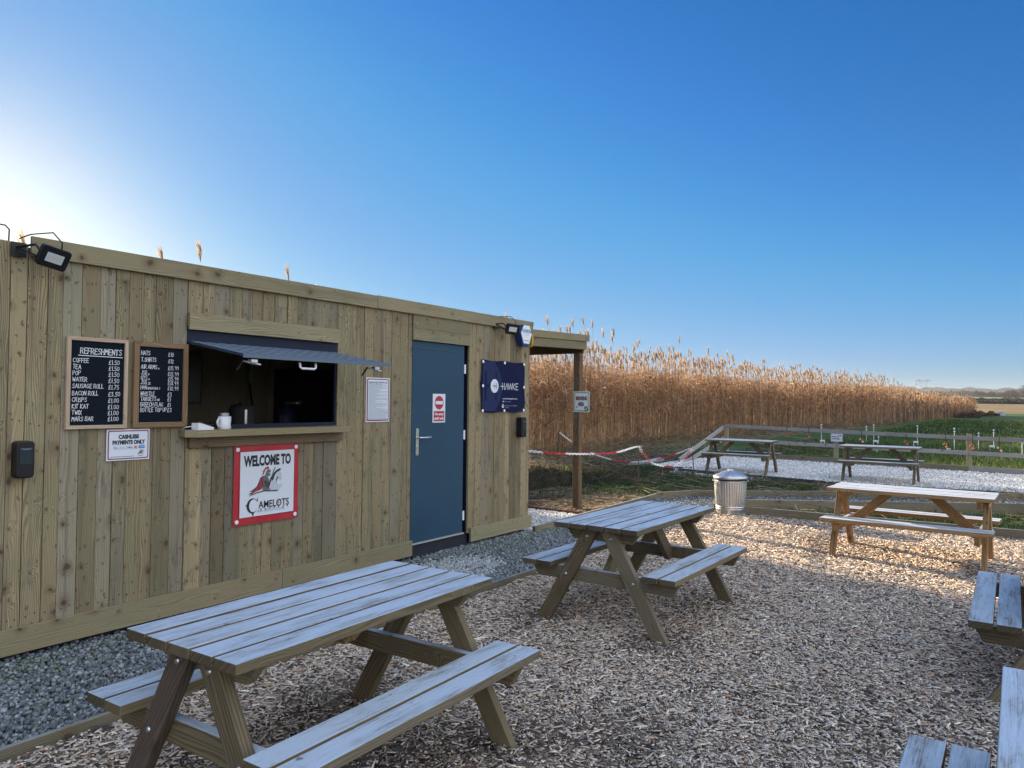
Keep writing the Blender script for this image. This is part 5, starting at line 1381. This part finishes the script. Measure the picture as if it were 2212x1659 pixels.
LEAFM = attr_mat('dry grass', .75, .40, .15)
GREENM = attr_mat('green grass', .6, .35, .3)
def lying(x, y, z, L, w, cols, lift=.10):
    n = len(x); a = RNG.uniform(0, 2 * np.pi, n); k = 4
    s = np.linspace(-.5, .5, k)
    e = RNG.normal(0, lift, n)
    P = np.zeros((n, k, 3)); cv = RNG.normal(0, .12, n)
    P[..., 0] = x[:, None] + np.cos(a)[:, None] * s * L[:, None] - np.sin(a)[:, None] * (s ** 2 * cv[:, None] * L[:, None])
    P[..., 1] = y[:, None] + np.sin(a)[:, None] * s * L[:, None] + np.cos(a)[:, None] * (s ** 2 * cv[:, None] * L[:, None])
    P[..., 2] = z[:, None] + np.abs(e)[:, None] * L[:, None] * (s + .5)
    return ribbons(P, np.repeat(w[:, None], k, 1), cols)
def blades(x, y, z, h, w, cols, lean=.35):
    n = len(x); k = 3; s = np.linspace(0, 1, k)
    a = RNG.uniform(0, 2 * np.pi, n); le = np.abs(RNG.normal(0, lean, n)) * h
    P = np.zeros((n, k, 3))
    P[..., 0] = x[:, None] + np.cos(a)[:, None] * le[:, None] * s ** 1.7; P[..., 1] = y[:, None] + np.sin(a)[:, None] * le[:, None] * s ** 1.7
    P[..., 2] = z[:, None] + h[:, None] * s
    return ribbons(P, w[:, None] * np.array([1, .8, .25])[None], cols)

STRAW = [(.24, .19, .12), (.17, .125, .075), (.34, .29, .21), (.10, .07, .042), (.22, .205, .18)]
bag = Bag()
def straw_on(poly, n, lmin, lmax, wmin, wmax, zoff=.01, lift=.10, dens=None):
    x, y = scatter(poly, n, dens); m_ = len(x)
    z = np.where((y > 6.0) & (x < 24) & (x > 7.6) & (y < 13.5), np.maximum(bank_h(x, y), 0), 0) + RNG.uniform(0, zoff * 3, m_)
    bag.add(*lying(x, y, z, RNG.uniform(lmin, lmax, m_), RNG.uniform(wmin, wmax, m_), palette(m_, STRAW, [4, 4, 2, 3, 3]), lift))
straw_on([(7.7, 7.75), (12, 7.7), (14, 6.7), (17, 7.6), (22, 8.5), (30, 9.5), (60, 8.4), (60, 11), (22, 12.5), (7.7, 12)], 13000, .12, .55, .005, .010, .03, .22)
straw_on([(9.5, 5.3), (11.6, 5.2), (12.2, 6.2), (12, 7.2), (9.5, 7.2)], 1500, .06, .35, .006, .016, .006, .06)
straw_on([(11.8, 5.2), (16, -1.5), (16.2, 6.4), (13, 7.5)], 1500, .15, .7, .005, .011, .03, .14)
straw_on([(11.3, 3.7), (14.8, -2.2), (11.3, -2.2)], 500, .15, .6, .005, .010, .03, .14)
straw_on([(22.5, 7.4), (21.8, 3.5), (27, 4), (36, 8), (30, 9)], 900, .2, .7, .007, .012, .03, .12)
n = 2600; x = RNG.uniform(7.7, 14.5, n); yb = 7.35 + .25 * np.sin(x * 1.3) + .12 * np.sin(x * 3.7) - .75 * np.clip((x - 12) / 3, 0, 1); y = yb + RNG.uniform(-.05, .30, n)
bag.add(*blades(x, y - .02, np.maximum(bank_h(x, y), 0) - RNG.uniform(.0, .12, n), RNG.uniform(.10, .32, n), RNG.uniform(.005, .011, n), palette(n, [(.10, .08, .05), (.06, .05, .032), (.17, .14, .10), (.03, .055, .018)], [3, 3, 2, 2]), 1.3))
o = bag.build('cut_straw', LEAFM); tag(o, 'tangle of cut dry reed stems lying along the bank and paths', 'straw', kind='stuff')

bag = Bag()
GR = [(.020, .062, .014), (.037, .092, .019), (.013, .044, .012), (.075, .105, .026), (.15, .13, .05)]
def turf(poly, n, h0, h1, w0, w1, wts=(5, 5, 3, 2, 1), dens=None):
    x, y = scatter(poly, n, dens); m_ = len(x)
    z = np.where((y > 6.0) & (x < 24) & (x > 7.6) & (y < 13.5), np.maximum(bank_h(x, y), 0) - .01, -.02)
    cg = palette(m_, GR, wts)
    lit_yel = np.clip((27.5 - x) / 3.5, 0, 1) * (x > 20.5) * np.clip((6.5 - y) / 4, 0, 1) + np.clip((x - 80) / 40, 0, 1) * .7 + .35 * (np.sin(x * .55 + .3 * np.sin(y * .4)) > .55) * (x > 28)  # sunlit strips of the range are put into the blade colour
    yk = RNG.random(m_) < lit_yel * .9
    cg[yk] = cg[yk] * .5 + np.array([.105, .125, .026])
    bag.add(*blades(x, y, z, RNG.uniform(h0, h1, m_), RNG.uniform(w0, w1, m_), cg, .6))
turf([(11.85, 5.15), (13.1, 4.3), (17.0, -1.6), (16.2, 3.2), (16.4, 6.3), (16.8, 7.6), (13.5, 8.2), (12.2, 7.2)], 26000, .03, .13, .006, .013)
turf([(11.35, 3.6), (14.8, -2.2), (11.35, -2.2)], 9000, .03, .12, .006, .012)
turf([(9.6, 6.9), (12.4, 5.4), (13, 7.4), (9.6, 7.4)], 1500, .03, .12, .006, .012)
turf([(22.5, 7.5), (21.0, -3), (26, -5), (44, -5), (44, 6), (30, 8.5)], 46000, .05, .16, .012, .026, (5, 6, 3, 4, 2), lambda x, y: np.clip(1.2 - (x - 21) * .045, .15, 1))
turf([(44, -6), (44, 7), (100, 7.5), (100, -6)], 16000, .06, .16, .04, .09, (5, 5, 3, 3, 1))
o = bag.build('grass', GREENM); tag(o, 'short green grass of the range and the strips between the paths', 'grass', kind='stuff')

# ------------------------------------------------------------------ the reed bed
STALK = [(.25, .160, .100), (.19, .122, .078), (.33, .230, .148), (.13, .090, .066), (.39, .290, .20)]
RLEAF = [(.35, .180, .088), (.42, .255, .140), (.27, .118, .054), (.47, .345, .21), (.17, .092, .052)]
PLUME = [(.42, .31, .205), (.50, .39, .27), (.34, .23, .145)]
def reeds(bag, x, y, h, sw, nleaf, plume_p, lw, detail=1.0):
    cl = (1 + .34 * np.sin(x * 2.3 + 1.7 * np.sin(y * 1.9)) * np.sin(x * 5.9 + y * 2.2) + RNG.normal(0, .16, len(x))).clip(.45, 1.6)[:, None]
    n = len(x); k = 4; s = np.linspace(0, 1, k)
    lean = RNG.normal(0, .05, (n, 2)); lean[:, 0] -= .02
    P = np.zeros((n, k, 3))
    P[..., 0] = x[:, None] + lean[:, :1] * h[:, None] * s ** 1.5; P[..., 1] = y[:, None] + lean[:, 1:] * h[:, None] * s ** 1.5; P[..., 2] = h[:, None] * s - .03
    bag.add(*ribbons(P, sw[:, None] * np.array([1, .9, .75, .4])[None], palette(n, STALK, [4, 4, 2, 3, 1]) * cl))
    # drooping leaves
    m_ = n * nleaf; i = np.repeat(np.arange(n), nleaf)
    f = RNG.beta(3.4, 1.5, m_) * .98; f = np.where(h[i] > 3.5, f * 3.2 / np.maximum(h[i], 3.2), f); a = RNG.uniform(0, 2 * np.pi, m_); L = RNG.uniform(.25, .75, m_) * np.where(f < .45, .7, 1.0)
    k = 4; s = np.linspace(0, 1, k)
    B = np.stack([x[i] + lean[i, 0] * h[i] * f ** 1.5, y[i] + lean[i, 1] * h[i] * f ** 1.5, h[i] * f], 1)
    out = RNG.uniform(.25, .75, m_) * L; rise = RNG.uniform(.15, .6, m_) * L; drop = RNG.uniform(.2, 1.1, m_) * L
    P = np.zeros((m_, k, 3))
    P[..., 0] = B[:, :1] + np.cos(a)[:, None] * out[:, None] * s; P[..., 1] = B[:, 1:2] + np.sin(a)[:, None] * out[:, None] * s
    P[..., 2] = B[:, 2:] + rise[:, None] * s - drop[:, None] * s ** 2.4
    P[..., 2] = np.maximum(P[..., 2], .02)
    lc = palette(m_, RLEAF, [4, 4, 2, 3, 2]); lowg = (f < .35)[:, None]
    lc = np.where(lowg, lc * .35 + np.array([.07, .05, .035]), lc) * cl[i]  # low leaves: dead grey tone, plus shade put into the colour
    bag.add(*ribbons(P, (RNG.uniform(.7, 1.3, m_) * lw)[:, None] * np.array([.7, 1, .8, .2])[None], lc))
    # feathery heads bending to one side
    pk = np.where(RNG.random(n) < np.where(h > np.percentile(h, 88), .9, plume_p * .25))[0]; npb = int(22 * detail); m_ = len(pk) * npb
    if m_:
        i = np.repeat(pk, npb); g_ = RNG.random(m_)
        base = np.stack([x[i] + lean[i, 0] * h[i], y[i] + lean[i, 1] * h[i], h[i] - .06], 1)
        pl_ = np.repeat(RNG.uniform(.24, .46, len(pk)), npb); wd = np.repeat(RNG.normal(2.17, .35, len(pk)), npb) + RNG.normal(0, .55, m_)
        stem_top = pl_ * g_ * .55
        k = 3; s = np.linspace(0, 1, k); P = np.zeros((m_, k, 3)); r = RNG.uniform(.02, .115, m_)
        P[..., 0] = base[:, :1] + np.cos(wd)[:, None] * r[:, None] * s ** 1.3 + lean[i, :1] * stem_top[:, None]
        P[..., 1] = base[:, 1:2] + np.sin(wd)[:, None] * r[:, None] * s ** 1.3
        P[..., 2] = base[:, 2:] + stem_top[:, None] + (pl_ * RNG.uniform(.3, .6, m_))[:, None] * s
        bag.add(*ribbons(P, (RNG.uniform(.012, .022, m_) / max(detail, .35))[:, None] * np.array([.8, 1.2, .3])[None], palette(m_, PLUME, [4, 3, 2], .12)))
def hgt(x, y, n, mean=3.15):
    b_ = mean + .16 * np.sin(x * .9) + .13 * np.sin(x * 2.7 + y) + .10 * np.sin(x * 7.1 - y * 3) + RNG.normal(0, .27, n)
    return np.clip(np.where(RNG.random(n) < .095, b_ + RNG.uniform(.22, .72, n), b_), 1.9, 4.1)
bag = Bag()
def front_y(x): return np.interp(x, [15.5, 20, 40, 46, 66, 98, 128, 150], [11.9, 11.9, 11.9, 11.5, 9.0, 8.6, 6.3, 6.1])
for (x0, x1, depth, per, sw, nl, pp, lw, det) in ((15.6, 27, 4.6, 54, .011, 7, .26, .018, 1.0), (27, 44, 4.6, 40, .015, 6, .30, .024, .8), (44, 75, 5.0, 22, .026, 5, .42, .042, .55), (75, 152, 7.0, 8, .06, 4, .6, .09, .4)):
    n = int((x1 - x0) * depth * per)
    x = RNG.uniform(x0, x1, n); y = front_y(x) + RNG.beta(1.0, 1.15, n) * depth + .22 * np.sin(x * 2.1) + .12 * np.sin(x * 5.3)
    reeds(bag, x, y, hgt(x, y, n, np.interp(x, [15, 45, 62, 80, 120, 152], [2.88, 2.95, 3.05, 2.85, 2.40, 2.45])), RNG.uniform(.7, 1.3, n) * sw, nl, pp, lw, det)
# fallen and slanting stems at the foot of the front
n = 2600; x = RNG.uniform(15.6, 70, n); y = front_y(x) - np.abs(RNG.normal(0, .7, n)) + .4
bag.add(*lying(x, y, RNG.uniform(0, .12, n) + np.where(x < 24, np.maximum(bank_h(x, y), 0), 0), RNG.uniform(.5, 1.7, n), RNG.uniform(.008, .016, n), palette(n, STRAW, [4, 4, 3, 3, 2]) * .7, .40))
o = bag.build('reed_bed', LEAFM); tag(o, 'tall dry orange brown reeds with feathery heads along the range', 'reeds', kind='stuff')
bag = Bag()
n = 5200; x = RNG.uniform(-14, 10.7, n); y = RNG.uniform(11.4, 15.6, n)
reeds(bag, x, y, np.clip(RNG.normal(3.30, .16, n), 2.6, 3.55), RNG.uniform(.014, .026, n), 6, .10, .045, .5)
px = np.array([7.32, 7.42, 9.95, 10.18, 10.32]); py = np.array([12.0, 12.15, 12.1, 12.0, 12.3])
reeds(bag, px, py, np.array([4.08, 3.98, 3.98, 3.96, 3.90]), np.full(5, .012), 3, 1.1, .018, 1.4)
n = 1700; x = RNG.uniform(9.5, 10.75, n); y = RNG.uniform(11.4, 15.6, n)  # unseen extra stalks, added to sharpen the shade edge on the chips
reeds(bag, x, y, np.clip(RNG.normal(3.30, .14, n), 2.6, 3.5), RNG.uniform(.016, .028, n), 7, .05, .05, .4)
o = bag.build('reed_bed', LEAFM); tag(o, 'reeds behind the cabin with a few pale heads showing over its roof', 'reeds', kind='stuff')
# a few tall heads over the shelter roof
bag = Bag()
px = RNG.uniform(17.5, 23, 26); py = px * RNG.uniform(.52, .64, 26)
k = py > 11.0; px, py = px[k], py[k]
reeds(bag, px, py, RNG.uniform(3.7, 4.25, len(px)), np.full(len(px), .012), 4, 1.1, .018, 1.3)
o = bag.build('reed_bed', LEAFM); tag(o, 'tallest reed heads rising above the shelter roof', 'reeds', kind='stuff')
# white scraps caught in the reeds
b_ = MB()
for (x, y, z) in ((16.9, 11.6, 2.52), (17.2, 11.6, 2.36), (22.8, 11.8, 2.1), (31, 11.7, 2.3), (36, 11.7, 1.9), (52, 10.7, 2.9)):
    s_ = .07 if x < 20 else .06
    b_.face([(x, y, z), (x + s_, y - s_ * .5, z + .02), (x + s_ * 1.1, y - s_ * .6, z + s_ * 1.1), (x - .01, y + .01, z + s_ * .9)])
o = b_.build('paper_scraps', flat('pale scrap', (.75, .66, .55), .8)); tag(o, 'pale scraps caught among the reed stems', 'scraps', kind='stuff')

# ------------------------------------------------------------------ far country
def hnoise(x, y): return np.sin(x * .013) * np.cos(y * .017)
def ground_z(r, t):
    h = np.interp(r, radii, hts); return h * (1 + 0.16 * math.sin(3 * t + 0.4) + 0.06 * math.sin(11 * t)) - .1
def clumps(name, label, cat, specs, cols, per, leaf, mat):
    """bushy masses: specs = (azimuth deg, distance, width across, depth, height)"""
    bag_ = Bag()
    for az, r, w, dp, h in specs:
        t_ = R(az); n_ = int(per * w / 10)
        u = RNG.uniform(-.5, .5, n_) * w; v = RNG.uniform(-.5, .5, n_) * dp
        top = h * (.80 + .13 * np.sin(u * 6.3 / w * 1.3 + az * 3) + .10 * np.sin(u * 6.3 / w * 3.1 + r)) * RNG.uniform(.8, 1.05, n_)
        z = RNG.beta(1.4, 1.0, n_) * np.maximum(top, .3)
        x_ = (r + v) * math.cos(t_) - u * math.sin(t_); y_ = (r + v) * math.sin(t_) + u * math.cos(t_)
        gz = np.array([ground_z(math.hypot(a, b), math.atan2(b, a)) for a, b in zip(x_, y_)])
        U, V, N = rot_basis(n_, 1.0); C = np.stack([x_, y_, z + gz], 1); s_ = RNG.uniform(.5, 1.3, (n_, 1)) * leaf
        V_ = np.stack([C - U * s_, C + V * s_ * .8, C + U * s_ * .9, C - V * s_ * .7], 1).reshape(-1, 3)
        bag_.add(V_, np.arange(n_ * 4).reshape(-1, 4), palette(n_, cols, [1] * len(cols), .2))
    o_ = bag_.build(name, mat); tag(o_, label, cat, kind='stuff'); return o_
FARW = attr_mat('far bare wood', .95, 0, .1)
WOODC = [(.062, .058, .058), (.080, .070, .062), (.050, .054, .050), (.095, .082, .068)]
clumps('far_woods', 'dark winter woods along the top of the far hill', 'woods', [(a, 3050 + 60 * math.sin(a * 3), 150, 160, 17) for a in np.arange(-12, 9, 1.9)], WOODC, 2600, 1.1, FARW)
clumps('far_hedges', 'lines of dark hedges and bushes across the far fields', 'hedges', [(a, 1180, 50, 22, 6.5) for a in np.arange(-9, 6, 1.7)] + [(a, 1650, 60, 25, 8) for a in np.arange(-9, 6, 2.1)] + [(a, 408, 14, 5, 1.6) for a in np.arange(-8, 4, 1.5)] + [(a, 640, 22, 7, 2.4) for a in np.arange(-8.4, 4, 1.9)] + [(1.9, 1120, 24, 14, 9), (.8, 1120, 40, 14, 7), (3.2, 1500, 30, 14, 10)], WOODC, 1800, .55, FARW)
clumps('scrub', 'low dark scrub beyond the far end of the reeds', 'scrub', [(2.0, 140, 3.4, 5, 1.1), (1.45, 150, 2.4, 5, .6), (3.0, 120, 4, 4, 1.0)], [(.10, .065, .045), (.15, .10, .065), (.07, .05, .04)], 9000, .09, FARW)
BARK = flat('winter bark', (.085, .075, .068), .9)
def bare_tree(az, r, h, label, spread=1.0):
    rnd = random.Random(int(az * 100 + r)); t_ = R(az); x, y = r * math.cos(t_), r * math.sin(t_); z0 = ground_z(r, t_)
    T_ = thing('bare_tree', label, 'tree', (x, y, z0), group='bare trees beyond the stubble')
    tr, cr = MB(), MB()
    tr.tube([(x, y, z0 - .3), (x + .05, y, z0 + h * .18), (x, y + .1, z0 + h * .32)], [h * .045, h * .035, h * .028], 8)
    def grow(p, d, L, rad, depth):
        q = p + d * L; cr.tube([p, (p + q) / 2 + Vector((rnd.uniform(-1, 1), rnd.uniform(-1, 1), rnd.uniform(-.3, .6))) * L * .08, q], [rad, rad * .8, rad * .55], 4, caps=False)
        if depth == 0: return
        for _ in range(3 if depth > 1 else 4):
            e = (d + Vector((rnd.uniform(-1, 1), rnd.uniform(-1, 1), rnd.uniform(-.35, .65))) * .85).normalized(); grow(q, e, L * rnd.uniform(.6, .82), rad * .58, depth - 1)
    for k in range(6):
        a = 2 * math.pi * k / 6 + rnd.uniform(-.4, .4); grow(Vector((x, y, z0 + h * rnd.uniform(.2, .32))), Vector((math.cos(a) * spread, math.sin(a) * spread, rnd.uniform(.5, 1.2))).normalized(), h * .24, h * .018, 4)
    for _ in range(2600):
        a = rnd.uniform(0, 6.283); rr = h * .52 * rnd.random() ** .45; zz = z0 + h * (.34 + .62 * rnd.random() ** .8)
        k = 1 - ((zz - z0) / h - .55) ** 2 * 2.6
        if math.sin(a * 3 + zz * 1.3) + math.sin(rr * 4 + a) + rnd.uniform(-1, 1.3) < 0: continue
        p = Vector((x + math.cos(a) * rr * k * spread, y + math.sin(a) * rr * k * spread, zz)); d = Vector((rnd.uniform(-1, 1), rnd.uniform(-1, 1), rnd.uniform(-.2, 1))).normalized() * rnd.uniform(.2, .6)
        w_ = d.cross(Vector((rnd.uniform(-1, 1), rnd.uniform(-1, 1), .2))).normalized() * .05
        cr.face([p - w_, p + w_, p + d + w_ * .5, p + d - w_ * .5])
    tr.build('trunk', BARK, T_); cr.build('crown', BARK, T_)
bare_tree(.32, 425, 6.6, 'spreading bare tree beyond the stubble, the one wholly in view', 1.1)
bare_tree(-.55, 418, 9.0, 'larger bare tree beyond the stubble at the right edge of the picture', 1.1)
# pylon with its cable
t = thing('pylon', 'pale lattice electricity pylon showing above the far end of the reeds', 'pylon', (1493, 139, 20))
PYL = flat('galvanised lattice', (.13, .15, .16), .7)
PX, PY = 1493.0, 139.0; ax = Vector((-.093, .996, 0))
b_ = MB()
def pp(u, z, d=0): return Vector((PX + d, PY, 0)) + ax * u + Z1 * z
for s in (-1, 1):
    b_.tube([pp(s * 4.5, 18), pp(s * 2.2, 36), pp(s * 5.5, 44)], .22, 4); b_.tube([pp(s * 8.0, 46), pp(s * 5.0, 37), pp(s * 1.0, 30)], .20, 4)
    b_.tube([pp(s * 2.2, 36), pp(-s * 4.5, 18)], .15, 4)
    b_.tube([pp(s * 5.5, 44), pp(s * 5.5, 49)], .2, 4); b_.tube([pp(s * 5.5, 49), pp(s * 4, 44)], .16, 4); b_.tube([pp(s * 8, 46), pp(s * 5.5, 49)], .16, 4)
    b_.tube([pp(s * 5.5, 44), pp(s * 2, 40.5), pp(s * 2.2, 36)], .16, 4)
b_.build('tower', PYL, t)
b_ = MB(); b_.tube([pp(-12, 46), pp(12, 46)], .22, 4); b_.tube([pp(-12, 46), pp(-8, 44.3), pp(8, 44.3), pp(12, 46)], .18, 4)
for k in range(-6, 6): b_.tube([pp(k * 1.9, 46), pp(k * 1.9 + .95, 44.4), pp(k * 1.9 + 1.9, 46)], .11, 4)
b_.build('crossarm', PYL, t)
for u in (-11.5, 0, 11.5):
    b_ = MB(); b_.tube([pp(u, 45.8), pp(u, 40.5)], .20, 4); b_.build('insulator', PYL, t)
b_ = MB()
A_ = pp(-11.5, 40.5); B_ = Vector((1900, -260, 50))
b_.tube([A_ + (B_ - A_) * (k / 16) - Z1 * 22 * 4 * (k / 16) * (1 - k / 16) * .5 for k in range(17)], .10, 4, caps=False); o = b_.build('power_line', PYL)
tag(o, 'thin sagging power line running right from the pylon', 'cable')

# ------------------------------------------------------------------ the air between here and the far hill
mt = bpy.data.materials.new('haze'); mt.use_nodes = True
nt = mt.node_tree; nt.nodes.remove(nt.nodes['Principled BSDF'])
pv = nt.nodes.new('ShaderNodeVolumePrincipled')
pv.inputs['Color'].default_value = (0.86, 0.92, 1.0, 1); pv.inputs['Density'].default_value = 0.00008; pv.inputs['Anisotropy'].default_value = 0.2
nt.links.new(pv.outputs[0], nt.nodes['Material Output'].inputs['Volume'])
b_ = MB(); b_.box((-9200, -9200, -4), (9200, 9200, 78)); o = b_.build('haze', mt); o['kind'] = 'stuff'; o['label'] = 'thin pale haze over the far fields'; o['category'] = 'haze'
